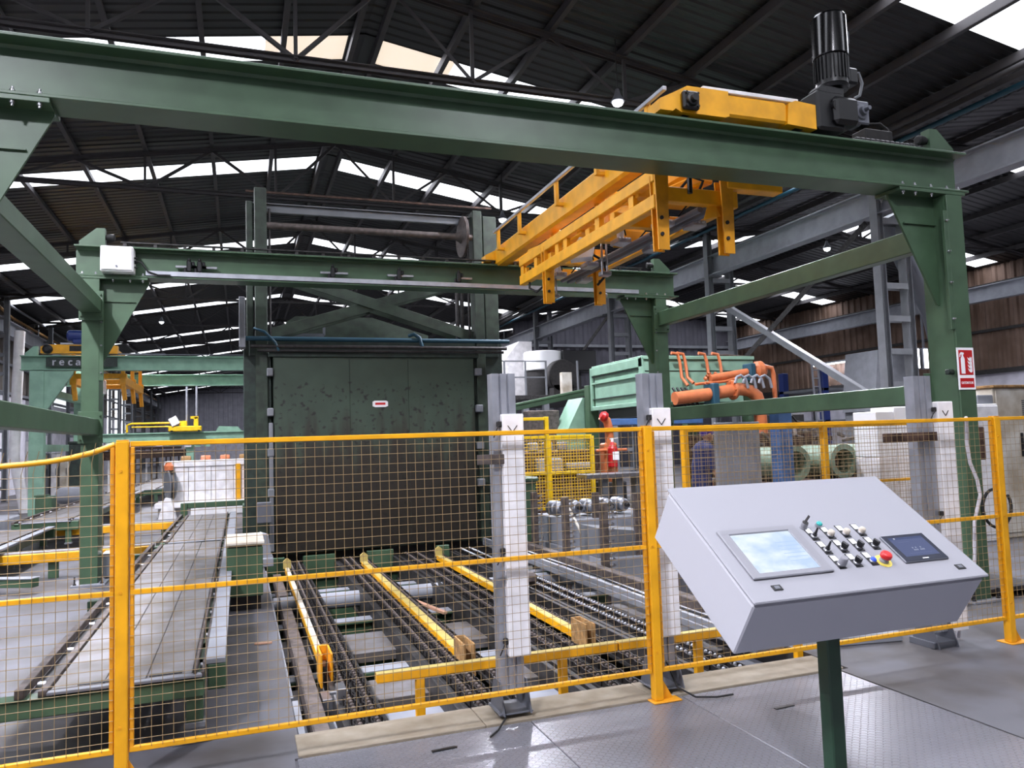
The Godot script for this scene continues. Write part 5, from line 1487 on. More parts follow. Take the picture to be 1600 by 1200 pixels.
	# far machine line
	var fm := thing("far_gantry", V(-2, 0, -40), "pale green low gantry with glazed guards far down the hall", "gantry")
	mb = MB.new(); mb.bb(-6.5, 1.5, 2.06, 2.42, -40.5, -40.1, 0.02); mb.bb(-6.5, 1.0, 2.42, 2.48, -40.2, -40.0); put("beam", mb, M.green_light, fm)
	mb = MB.new(); mb.prism([Vector2(-1.4, 2.06), Vector2(0.4, 2.06), Vector2(-0.1, 2.7), Vector2(-1.0, 2.75)], V(0, 0, -42), Vector3.RIGHT, Vector3.UP, V(0, 0, 1.0)); put("hood", mb, M.green_light, fm)
	for x in [-5.5, -2.3, 1.0]:
		mb = MB.new(); mb.bb(x - 0.18, x + 0.18, 0, 2.06, -40.4, -40.1, 0.01); put("column", mb, M.green_light, fm)
	for i in 12:
		mb = MB.new(); mb.bb(-6.3 + i * 0.42, -6.0 + i * 0.42, 1.75, 2.05, -39.98, -39.94); put("guard_panel", mb, M.green_light if i % 3 else M.white, fm)
	var ft := thing("far_trolley", V(-2.5, 2.48, -39.8), "bright yellow trolley with two vertical rods far down the hall", "trolley")
	mb = MB.new(); mb.bb(-3.2, -1.75, 2.5, 2.75, -40.2, -39.5, 0.03); mb.bb(-2.75, -2.4, 2.75, 3.0, -40.1, -39.7, 0.02); mb.bb(-2.1, -1.9, 2.75, 3.2, -40.0, -39.8, 0.02); mb.bb(-2.25, -1.9, 3.1, 3.22, -40.0, -39.8); put("chassis", mb, M.lemon, ft)
	mb = MB.new()
	for x in [-2.42, -1.98]: mb.cyl(V(x, 2.7, -39.9), V(x, 4.9, -39.9), 0.05, 10)
	put("rod", mb, M.alu, ft)
	mb = MB.new(); mb.box(V(-2.95, 2.98, -39.6), V(0.38, 0.4, 0.3), 0.02, Basis(Vector3.BACK, 0.5)); put("box", mb, M.white, ft)
	mb = MB.new(); mb.bb(-3.1, -3.0, 2.48, 2.55, -39.6, -39.4); mb.bb(-1.9, -1.8, 2.48, 2.55, -39.6, -39.4); put("wheel", mb, M.black, ft)
	mb = MB.new(); mb.tube([V(-5.0, 2.5, -39.9), V(-5.0, 2.85, -39.9), V(-4.8, 2.92, -39.9), V(-3.1, 2.92, -39.9)], 0.05); mb.tube([V(-4.8, 2.75, -39.9), V(-3.1, 2.75, -39.9)], 0.035); put("handrail", mb, M.lemon, ft)
	# enclosure and reels
	var wc := thing("white_enclosure", V(-0.75, 0, -21.5), "long pale grey low enclosure with yellow posts beyond the transfer tables", "enclosure")
	mb = MB.new()
	for i in 4: mb.bb(-1.72 + i * 0.52, -1.21 + i * 0.52, 0.35, 1.22, -21.0, -20.5, 0.006)
	put("panel", mb, M.white, wc)
	mb = MB.new(); mb.bb(-1.75, 0.4, 1.22, 1.36, -21.4, -20.45, 0.01); mb.bb(-1.95, 0.4, 0.24, 0.36, -21.3, -20.3, 0.01); mb.bb(-1.9, 0.3, 0.0, 0.25, -21.2, -20.6); put("cap", mb, M.white, wc)
	mb = MB.new(); mb.bb(-0.12, 0.0, 0.36, 1.25, -20.48, -20.42, 0.004); mb.bb(0.08, 0.14, 0.36, 1.25, -20.48, -20.42, 0.004); put("yellow_post", mb, M.yellow, wc)
	var rl := thing("cable_reel", V(-1.85, 0, -20.6), "grey round reel with an orange top beside the pale enclosure", "reel")
	mb = MB.new(); mb.lathe(V(-1.68, 0.8, -20.35), V(-1.52, 0.8, -20.4), [[0, 0.33], [0.15, 0.36], [0.2, 0.25], [0.8, 0.25], [0.85, 0.36], [1, 0.33]], 24); put("reel", mb, M.grey_paint, rl)
	mb = MB.new(); mb.lathe(V(-1.64, 1.15, -20.4), V(-1.64, 1.36, -20.4), [[0, 0.1], [0.5, 0.11], [0.9, 0.06], [1, 0.02]], 14); put("beacon", mb, M.orange, rl, "orange top")
	mb = MB.new(); mb.prism([Vector2(-0.2, 0), Vector2(0.2, 0), Vector2(0.08, 0.5), Vector2(-0.05, 0.5)], V(-1.65, 0, -20.4), Vector3.RIGHT, Vector3.UP, V(0, 0, 0.4)); put("stand", mb, M.white, rl)
	for i in 7:
		var x := -1.95 + i * 0.7
		var d := thing("wire_coil", V(x, 1.0, -32), ["orange coil at the left end of the row behind the pale enclosure", "orange coil second from the left behind the pale enclosure", "orange coil third from the left behind the pale enclosure", "carton-brown coil in the middle of the row behind the pale enclosure", "orange coil third from the right behind the pale enclosure", "orange coil second from the right behind the pale enclosure", "brownish coil at the right end of the row, hidden by the furnace post"][i], "coil", "orange coils behind the enclosure")
		mb = MB.new(); mb.lathe(V(x - 0.2, 1.12, -32), V(x + 0.17, 1.12, -32), [[0, 0.18], [0.05, 0.27], [0.5, 0.28], [0.95, 0.27], [1, 0.18]], 18); put("winding", mb, M.orange if i % 3 else M.carton, d)
		mb = MB.new(); mb.bb(x - 0.18, x + 0.16, 0.0, 0.86, -32.2, -31.8, 0.02); put("pedestal", mb, M.dark, d)
	# rack of stakes with dark bars on it
	var rk := thing("bar_rack", V(-3.1, 0, -30), "far rack of upright grey stakes holding dark brown bars", "rack")
	for i in 14:
		mb = MB.new(); mb.bb(-4.25 + i * 0.12, -4.19 + i * 0.12, 0.0, 1.35, -29.3 - i * 0.7, -29.24 - i * 0.7); put("stake", mb, M.brown_steel if i % 3 else M.white, rk)
	mb = MB.new(); mb.bar(V(-4.2, 1.5, -29.2), V(-2.6, 1.5, -38.5), 0.5, 0.3, 0.02); mb.bar(V(-4.3, 1.75, -29.2), V(-2.7, 1.75, -38.5), 0.3, 0.12, 0.02); put("bars", mb, M.rusty, rk)
	# things along the left wall
	tag_single("floor_motor", func(b): b.cyl(V(-5.6, 0.4, -15.6), V(-5.1, 0.4, -15.6), 0.2, 16, 0.03); b.bb(-5.7, -4.9, 0.0, 0.2, -15.9, -15.3, 0.02), M.black, V(-5.4, 0, -15.6), "black motor on the floor cut by the left edge of the picture", "motor")
	tag_single("grey_machine", func(b): b.bb(-6.2, -4.3, 0.0, 0.42, -18.5, -15.0, 0.03), M.grey_light, V(-5.2, 0, -16.6), "low light grey machine base left of the far green column", "machine")
	tag_single("drive_box", func(b): b.bb(-4.72, -4.36, 0.0, 0.6, -22.1, -21.6, 0.02); b.bb(-4.74, -4.5, 0.6, 0.64, -22.1, -21.6), M.green, V(-4.5, 0, -21.8), "green box against the foot of the far green column", "box")
	tag_single("dark_cabinet", func(b): b.bb(-4.56, -4.26, 0.0, 1.9, -25.0, -24.6, 0.02); b.bb(-4.58, -4.24, 1.9, 1.97, -25.02, -24.58, 0.01), M.green_dark, V(-4.4, 0, -24.8), "tall dark green cabinet seen between the two green columns", "cabinet")
	tag_single("floor_pipe", func(b): b.cyl(V(-4.4, 0.55, -22.8), V(-3.4, 0.55, -22.2), 0.22, 16, 0.02), M.grey_light, V(-3.9, 0.3, -22.5), "short pale cylinder lying between the two green columns", "cylinder")
	for q in [[-5.88, 0.24, "tall white locker by the left wall, first from the picture edge", "white"], [-5.53, 0.3, "narrow grey locker by the left wall, second from the edge", "grey_paint"], [-5.26, 0.17, "slim white locker, third from the edge by the left wall", "white"], [-5.0, 0.22, "low grey-white locker, fourth from the edge by the left wall", "cream"]]:
		var lc := thing("locker", V(q[0], 0, -26.6), q[2], "locker", "lockers by the left wall")
		mb = MB.new(); mb.bb(q[0] - q[1] * 0.5, q[0] + q[1] * 0.5, 0, [2.03, 1.68, 1.66, 1.52][[-5.88, -5.53, -5.26, -5.0].find(q[0])], -27.0, -26.3, 0.02); put("body", mb, M[q[3]], lc)
		mb = MB.new(); mb.bb(q[0] - q[1] * 0.42, q[0] + q[1] * 0.42, 0.1, 1.45, -26.3, -26.27, 0.006); var dd := put("door", mb, M[q[3]], lc)
		mb = MB.new(); mb.bb(q[0] + q[1] * 0.3, q[0] + q[1] * 0.36, 1.0, 1.2, -26.27, -26.24); put("handle", mb, M.black, dd)
	tag_single("curtain_roll", func(b): b.tube([V(-5.7, 0.0, -25.0), V(-5.75, 0.35, -25.0), V(-5.9, 1.1, -25.0), V(-5.98, 1.6, -25.0), V(-5.98, 2.6, -25.1), V(-6.0, 5.2, -25.5)], 0.14, 12), M.white, V(-5.9, 0.3, -25), "white wrapped duct rising up at the left edge of the picture", "duct")
	# columns and crane runway down the left side
	for i in range(-1, 13):
		var z := -4.75 - 6.75 * i
		lattice_column(-8.15, z, "pale lattice column of the left wall, row %d" % i, 0.55, "lattice columns along the left wall")
	runway(-8.15, "grey crane runway girder along the left wall")
	tag_single("gas_pipe", func(b): b.tube([V(-8.4, 7.2, -14), V(-8.4, 7.2, -32.5), V(-8.4, 7.1, -33.4), V(-8.4, 7.0, -34.6), V(-8.4, 7.0, -36), V(-8.4, 6.95, -90)], 0.05), M.carton, V(-8.4, 7, -40), "thin ochre pipe with a crank running high along the left wall", "pipe")
	tag_single("blue_conduit", func(b): b.cyl(V(-8.2, 7.3, -10), V(-8.2, 7.3, -90), 0.05, 8), M.grey_paint, V(-8.3, 7.7, -40), "grey conduit above the ochre pipe on the left wall", "pipe")

func lattice_column(x: float, z: float, label: String, w: float, group: String):
	var c := thing("lattice_column", V(x, 0, z), label, "column", group)
	c.set_meta("label", "grey lattice column with battens carrying the crane girder along the left wall" if x < 0 else "grey lattice column with battens between the main hall and the right bay")
	for s in [-0.5, 0.5]:
		var mb := MB.new(); mb.ibeam(V(x + s * w, 0.0, z), V(x + s * w, 7.3, z), 0.2, 0.16, 0.012, 0.01, Vector3.RIGHT); put("chord", mb, M.grey_paint, c)
	for i in 10:
		var y := 0.4 + i * 0.68
		for dz in [-0.1, 0.1]:
			var mb := MB.new(); mb.bb(x - w * 0.42, x + w * 0.42, y, y + 0.12, z + dz - 0.008, z + dz + 0.008); put("batten", mb, M.grey_paint, c)

func runway(x: float, label: String):
	var r := thing("crane_runway", V(x, 6, -40), label, "girder")
	var mb := MB.new(); mb.ibeam(V(x, 6.33, 16), V(x, 6.33, -92), 0.3, 0.56, 0.03, 0.02); put("girder", mb, M.grey_light, r)
	mb = MB.new(); mb.bb(x - 0.04, x + 0.04, 6.61, 6.68, -92, 16); put("crane_rail", mb, M.dark_steel, r)
	for i in range(-1, 13):
		mb = MB.new(); mb.bb(x - 0.2, x + 0.2, 6.0, 6.05, -4.95 - 6.75 * i, -4.55 - 6.75 * i); put("bracket", mb, M.grey_paint, r)

func build_right_machines():
	for i in range(-1, 9):
		lattice_column(12.8, [-6.1, -12.15, -18.2, -24.3, -31.6, -37.7, -43.8, -49.9, -56.0, -62.0][i + 1], "", 0.68, "lattice columns before the right bay")
	runway(12.6, "heavy grey crane runway girder between the main hall and the right bay")
	runway(25.4, "grey crane runway girder along the brown wall of the right bay")
	tag_single("beige_pillar", func(b): b.bb(9.85, 10.2, 3.0, 3.75, -23.0, -22.8, 0.01), M.cream, V(10, 3, -22.9), "small beige box standing before the dark fan on the platform", "box")
	tag_single("blue_pipe", func(b): b.cyl(V(12.2, 7.22, 10), V(12.2, 7.22, -60), 0.05, 10), M.teal, V(12.2, 7.2, -20), "long dark blue pipe running under the roof on the right", "pipe")
	tag_single("roof_pipe", func(b): b.cyl(V(11.7, 7.3, 10), V(11.7, 7.3, -60), 0.05, 10); b.bb(11.85, 11.95, 7.2, 7.3, -60, 10), M.truss, V(11.7, 7.2, -20), "grey conduit running under the roof right of the yellow crane's motor", "pipe")
	for q in [[-12.6, -17.7, "steel wind brace crossing in the column row behind the green tie beam"], [-24.8, -31.1, "steel wind brace crossing in the column row far down the hall"]]:
		var wb := thing("wind_brace", V(12.8, 3, (q[0] + q[1]) * 0.5), q[2], "brace")
		var m0 := MB.new(); m0.angle(V(12.62, 2.2, q[0]), V(12.62, 5.1, q[1]), 0.14, 0.014); put("diagonal", m0, M.grey_paint, wb)
		m0 = MB.new(); m0.angle(V(12.7, 6.0, q[0]), V(12.7, 3.2, q[1]), 0.14, 0.014); put("diagonal", m0, M.dark_steel, wb)
	# green press body with its orange pipework
	var t := thing("press", V(10, 0, -15.5), "big light green press with a panelled side, right of the portal column", "press")
	var mb := MB.new(); mb.bb(8.15, 11.0, 2.3, 3.26, -16.9, -14.5, 0.02); put("body", mb, M.green_light, t)
	mb = MB.new(); mb.bb(8.1, 8.16, 3.1, 3.3, -17.0, -14.45, 0.01); mb.bb(8.1, 8.16, 2.26, 2.36, -17.0, -14.45, 0.01); mb.bb(8.1, 8.16, 2.26, 3.3, -14.6, -14.45, 0.01); mb.bb(8.1, 8.16, 2.26, 3.3, -17.05, -16.95, 0.01); mb.bb(8.11, 8.15, 2.9, 2.94, -17, -14.5); put("stiffener", mb, M.green_light, t)
	mb = MB.new(); mb.bb(8.12, 8.14, 3.06, 3.085, -17, -14.5); put("joint", mb, M.green_dark, t)
	mb = MB.new(); mb.bb(8.12, 8.14, 2.52, 2.545, -17, -14.5); put("joint", mb, M.green_dark, t)
	mb = MB.new(); mb.bb(8.2, 11.0, 3.0, 3.02, -14.51, -14.49); put("joint", mb, M.green_dark, t)
	mb = MB.new(); mb.bb(8.11, 11.0, 3.26, 3.34, -16.95, -14.45, 0.01); put("lid", mb, M.green_light, t)
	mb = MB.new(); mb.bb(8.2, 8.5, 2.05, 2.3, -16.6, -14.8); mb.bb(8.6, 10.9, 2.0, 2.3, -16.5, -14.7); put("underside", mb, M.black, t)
	for q in [[8.2, -17.2], [10.9, -14.6], [10.9, -17.1]]:
		mb = MB.new(); mb.bb(q[0] - 0.13, q[0] + 0.13, 0, 2.9, q[1] - 0.13, q[1] + 0.13, 0.01); put("leg", mb, M.green, t)
	mb = MB.new(); mb.bb(7.3, 9.6, 1.86, 2.0, -14.7, -14.5, 0.01); put("slide", mb, M.blue, t)
	mb = MB.new(); mb.cyl(V(8.6, 2.0, -14.55), V(8.6, 2.15, -14.55), 0.07, 12); put("stop", mb, M.white, t)
	# pipework
	var pp := thing("pipework", V(9.5, 1.8, -14), "thick orange hydraulic pipes with flanges on the front of the green press", "pipes")
	mb = MB.new(); mb.tube([V(8.35, 2.36, -13.6), V(9.2, 2.44, -13.6), V(9.95, 2.54, -13.6), V(10.2, 2.50, -13.6), V(10.36, 2.38, -13.6), V(10.42, 2.2, -13.6), V(10.43, 1.4, -13.6), V(10.43, 0.0, -13.6)], 0.135, 18); put("main_pipe", mb, M.orange, pp)
	mb = MB.new(); mb.cyl(V(9.73, 2.52, -13.6), V(9.79, 2.525, -13.6), 0.21, 20, 0.01)
	for i in 8: mb.cyl(V(9.70, 2.52 + sin(i * 0.785) * 0.17, -13.6 + cos(i * 0.785) * 0.17), V(9.82, 2.525 + sin(i * 0.785) * 0.17, -13.6 + cos(i * 0.785) * 0.17), 0.016, 6)
	put("flange", mb, M.orange, pp)
	mb = MB.new(); mb.bb(9.17, 9.32, 2.2, 2.66, -13.8, -13.42, 0.02); mb.bb(10.28, 10.42, 2.72, 3.1, -13.95, -13.65, 0.02); put("clamp", mb, M.teal, pp)
	mb = MB.new(); mb.tube([V(9.35, 2.78, -13.8), V(10.4, 2.93, -13.8)], 0.085, 14); mb.lathe(V(10.45, 2.94, -13.8), V(10.72, 2.97, -13.75), [[0, 0.1], [0.3, 0.2], [0.7, 0.2], [1, 0.12]], 18); put("upper_pipe", mb, M.orange, pp)
	mb = MB.new(); mb.tube([V(10.65, 3.02, -13.65), V(10.82, 2.99, -13.65), V(10.86, 2.85, -13.65), V(10.87, 2.2, -13.65)], 0.05, 10); put("drop_pipe", mb, M.orange, pp)
	for i in 4:
		var x := 8.9 + i * 0.34 - (0.2 if i == 1 else 0.0)
		mb = MB.new(); mb.tube([V(x - 0.15, 3.38, -14.3), V(x, 3.36, -14.3), V(x + 0.05, 3.2, -14.3), V(x + 0.05, 2.85, -14.25), V(x + 0.1, 2.66 + 0.05 * (i % 2), -14.1)], 0.035, 8); put("riser", mb, M.orange, pp)
	mb = MB.new(); mb.tube([V(8.95, 2.66, -13.75), V(9.7, 2.72, -13.75), V(10.1, 2.82, -13.75)], 0.03, 8); mb.tube([V(9.1, 2.68, -13.6), V(9.25, 2.67, -13.6), V(9.27, 2.5, -13.6)], 0.03, 8); put("branch_pipe", mb, M.orange, pp)
	for i in 14:
		mb = MB.new(); var a := i * 0.45
		mb.lathe(V(9.25 + 0.05 * i - (0.0 if i < 7 else 0.3), 2.78 + 0.05 * (i % 3), -13.85), V(9.31 + 0.05 * i - (0.0 if i < 7 else 0.3), 2.79 + 0.05 * (i % 3), -13.85), [[0, 0.035], [0.5, 0.05], [1, 0.03]], 8); put("fitting", mb, M.orange, pp)
	for i in 4:
		var x := 9.72 + i * 0.2
		mb = MB.new(); mb.tube([V(x, 2.65, -13.45), V(x + 0.05, 2.78, -13.45), V(x + 0.15, 2.82, -13.45), V(x + 0.27, 2.74, -13.45), V(x + 0.32, 2.55, -13.45)], 0.03, 8); put("hose", mb, M.grey_light, pp)
	mb = MB.new()
	for i in 4: mb.tube([V(8.5 + i * 0.1, 2.6, -13.9), V(8.55 + i * 0.12, 2.3, -13.7), V(8.8 + i * 0.1, 2.12, -13.7), V(9.1 + i * 0.1, 2.2, -13.8)], 0.025, 6)
	put("hose", mb, M.black, pp)
	mb = MB.new(); mb.bb(8.7, 10.6, 2.0, 2.1, -14.2, -13.5, 0.01); mb.bb(10.45, 10.6, 2.0, 2.9, -14.2, -13.9, 0.01); put("bracket", mb, M.green, pp)
	tag_single("top_pipe", func(b): b.tube([V(10.2, 3.42, -15.5), V(11.0, 3.46, -15.5), V(11.6, 3.42, -15.5)], 0.05), M.rusty, V(10.9, 3.3, -15.5), "rusty pipe lying along the top of the light green press", "pipe")
	# robot-like arm, extinguisher, yellow cage
	var ra := thing("feeder_arm", V(7.25, 0, -14.45), "orange jointed feeder arm under the left end of the press", "arm")
	mb = MB.new(); mb.tube([V(7.08, 2.06, -14.4), V(7.2, 1.96, -14.4), V(7.24, 1.8, -14.4), V(7.24, 0.7, -14.4)], 0.09, 10); mb.bb(7.1, 7.4, 0.7, 1.5, -14.6, -14.35, 0.03); mb.bb(6.9, 8.0, 1.72, 1.80, -14.38, -14.28, 0.02); mb.bb(6.9, 7.6, 1.32, 1.38, -14.38, -14.28, 0.02); put("arm", mb, M.orange, ra)
	mb = MB.new(); mb.lathe(V(7.02, 2.08, -14.3), V(7.14, 2.03, -14.3), [[0, 0.07], [0.5, 0.11], [1, 0.09]], 14); put("joint", mb, M.red, ra)
	mb = MB.new(); mb.bb(7.0, 7.5, 0.0, 0.7, -14.7, -14.2, 0.02); put("pedestal", mb, M.dark, ra)
	var ex := thing("fire_extinguisher", V(7.19, 0.95, -14.18), "red fire extinguisher with a white label hanging under the press", "extinguisher")
	mb = MB.new(); mb.lathe(V(7.19, 1.0, -14.18), V(7.19, 1.52, -14.18), [[0, 0.08], [0.04, 0.1], [0.75, 0.1], [0.88, 0.06], [1, 0.035]], 16); put("cylinder", mb, M.red, ex)
	mb = MB.new(); mb.bb(7.14, 7.28, 1.15, 1.32, -14.085, -14.07, 0.003); put("label", mb, M.white_clean, ex)
	mb = MB.new(); mb.cyl(V(7.19, 1.5, -14.18), V(7.19, 1.6, -14.18), 0.03, 10); mb.bar(V(7.14, 1.58, -14.18), V(7.32, 1.6, -14.18), 0.03, 0.02); put("valve", mb, M.white, ex)
	for q in [[5.13, 5.67, 0.27, 2.06, -14.0, "yellow door-like frame with mesh, right of the furnace", 1.72], [5.72, 6.66, 0.3, 1.66, -14.05, "yellow mesh guard fence before the light green press", 9.0]]:
		var cg := thing("guard_cage", V((q[0] + q[1]) * 0.5, 0, q[4]), q[5], "guard")
		for x in [q[0], q[1]]:
			mb = MB.new(); mb.bb(x - 0.04, x + 0.04, 0.0, q[3], q[4] - 0.04, q[4] + 0.04, 0.006); put("post", mb, M.lemon, cg)
		for y in [q[2], 0.95, minf(q[6], 1.66), q[3] - 0.04]:
			mb = MB.new(); mb.bb(q[0], q[1], y - 0.03, y + 0.03, q[4] - 0.025, q[4] + 0.025, 0.005); put("rail", mb, M.lemon, cg)
		mb = MB.new()
		var yt: float = minf(q[6], 1.66)
		var nx := int((q[1] - q[0]) / 0.06)
		for i in nx: mb.wire(V(q[0] + i * 0.06, q[2], q[4]), V(q[0] + i * 0.06, yt, q[4]), 0.006)
		for i in int((yt - q[2]) / 0.06): mb.wire(V(q[0], q[2] + i * 0.06, q[4]), V(q[1], q[2] + i * 0.06, q[4]), 0.006)
		put("mesh", mb, M.lemon, cg, "", "stuff")
	# low machinery behind the cage
	var lm := thing("low_machine", V(7, 0, -16.5), "brown machine with round castings behind the yellow mesh guard", "machine")
	mb = MB.new(); mb.bb(5.6, 7.9, 0, 1.35, -17.5, -15.6, 0.03); put("bed", mb, M.rusty, lm)
	mb = MB.new()
	for i in 3: mb.cyl(V(6.1 + i * 0.35, 1.35, -15.9), V(6.1 + i * 0.35, 1.55, -15.9), 0.12, 12, 0.03)
	mb.bb(6.0, 6.6, 0.9, 1.2, -15.6, -15.4, 0.03); mb.cyl(V(6.7, 1.0, -15.5), V(7.3, 1.0, -15.5), 0.09, 12)
	put("casting", mb, M.grey_light, lm)
	var tb := thing("work_table", V(7.1, 0, -13.2), "grey work table with a bright steel top below the extinguisher", "table")
	mb = MB.new(); mb.bb(6.05, 7.3, 0.86, 0.94, -13.5, -13.0, 0.01); put("top", mb, M.steel, tb)
	for x in [6.5, 6.8, 7.2]:
		mb = MB.new(); mb.bb(x - 0.07, x + 0.07, 0, 0.86, -13.35, -13.15, 0.01); put("leg", mb, M.grey_paint, tb)
	tag_single("green_bin", func(b): b.prism([Vector2(-0.16, 0.0), Vector2(0.16, 0.0), Vector2(0.2, 0.95), Vector2(-0.2, 0.95)], V(4.32, 0.0, -12.1), Vector3.RIGHT, Vector3.UP, V(0, 0, 0.4)); b.bb(4.08, 4.56, 0.95, 1.02, -12.15, -11.65, 0.02), M.green, V(4.3, 0, -12), "dark green upright bin between the first white post and the yellow guard", "bin")
	# platform with big white drum and cyclone far behind
	var pf := thing("platform", V(8, 0, -26), "dark raised platform with handrails, left of the light green press", "platform")
	mb = MB.new(); mb.bb(7.6, 12.2, 2.85, 3.0, -29, -22.5, 0.02); put("deck", mb, M.dark_steel, pf)
	for x in [7.8, 8.5, 9.2, 10.3, 11.6]:
		mb = MB.new(); mb.bb(x - 0.09, x + 0.09, 0, 2.85, -22.8, -22.6); put("leg", mb, M.grey_paint, pf)
		mb = MB.new(); mb.bb(x - 0.025, x + 0.025, 3.0, 4.1, -22.6, -22.55); put("rail_post", mb, M.grey_paint, pf)
	mb = MB.new(); mb.bb(7.6, 9.2, 4.06, 4.1, -22.6, -22.56); mb.bb(7.6, 9.2, 3.55, 3.59, -22.6, -22.56); put("handrail", mb, M.grey_paint, pf)
	tag_single("white_tank", func(b): b.cyl(V(9.9, 3.94, -24.5), V(9.9, 4.6, -24.5), 0.68, 32, 0.03), M.white_clean, V(9.9, 3.94, -24.5), "big white round tank on the raised platform", "tank")
	tag_single("tank_base", func(b): b.cyl(V(9.9, 3.0, -24.5), V(9.9, 3.94, -24.5), 0.62, 24), M.dark, V(9.9, 3.0, -24.5), "dark round base under the big white tank", "base")
	tag_single("white_hopper", func(b): b.prism([Vector2(-0.7, 0), Vector2(0.5, 0), Vector2(0.5, 2.2), Vector2(0.0, 2.2), Vector2(-0.5, 1.6), Vector2(-0.7, 1.3)], V(9.65, 3.0, -27.8), Vector3.RIGHT, Vector3.UP, V(0, 0, 1.6)), M.white, V(7.7, 2.5, -27), "tall white sloping hopper behind the white tank", "hopper")
	tag_single("fan_housing", func(b): b.cyl(V(10.15, 3.68, -23.7), V(10.15, 3.68, -23.3), 0.56, 28, 0.03); b.bb(9.75, 10.5, 3.0, 3.4, -23.7, -23.3, 0.02), M.dark, V(9.6, 2.5, -23.3), "dark round fan housing right of the white tank", "fan")
	tag_single("control_cabin", func(b): b.bb(10.35, 11.6, 3.9, 4.6, -25.0, -23.8, 0.02); b.bb(10.4, 10.5, 3.0, 3.9, -23.9, -23.8); b.bb(11.45, 11.55, 3.0, 3.9, -23.9, -23.8); b.bb(10.9, 10.95, 3.0, 3.9, -23.9, -23.85); b.bb(10.4, 11.6, 3.3, 3.36, -23.9, -23.84); b.bb(10.6, 11.5, 3.0, 3.9, -25.0, -24.9), M.black, V(11, 2.5, -24), "black open cabin on the platform, above the left end of the press", "cabin")
	tag_single("roller_way", func(b): b.bar(V(6.6, 2.5, -19.0), V(8.95, 2.93, -19.0), 0.5, 0.06, 0.01); b.bar(V(6.6, 2.36, -19.0), V(8.95, 2.8, -19.0), 0.42, 0.05, 0.01); b.bar(V(6.6, 2.43, -18.8), V(8.95, 2.86, -18.8), 0.02, 0.12); b.bb(6.7, 6.85, 0, 2.36, -19.1, -18.9), M.green, V(6.5, 1.9, -19.5), "sloping green roller way leading to the press from the left", "roller way")
	tag_single("chute", func(b): b.prism([Vector2(-0.35, -1.8), Vector2(0.45, -1.8), Vector2(0.45, 0.82), Vector2(0.1, 0.82), Vector2(-0.35, 0.0)], V(8.0, 1.8, -18.4), Vector3.RIGHT, Vector3.UP, V(0, 0, 0.9)), M.green_light, V(7.3, 1.3, -18), "pale green slanting chute left of the press leg", "chute")
	tag_single("dark_block", func(b): b.bb(6.9, 7.75, 0.0, 2.35, -18.6, -18.2, 0.02), M.brown_steel, V(6.6, 1.3, -18.6), "dark brown machine block left of the pale green chute", "machine")

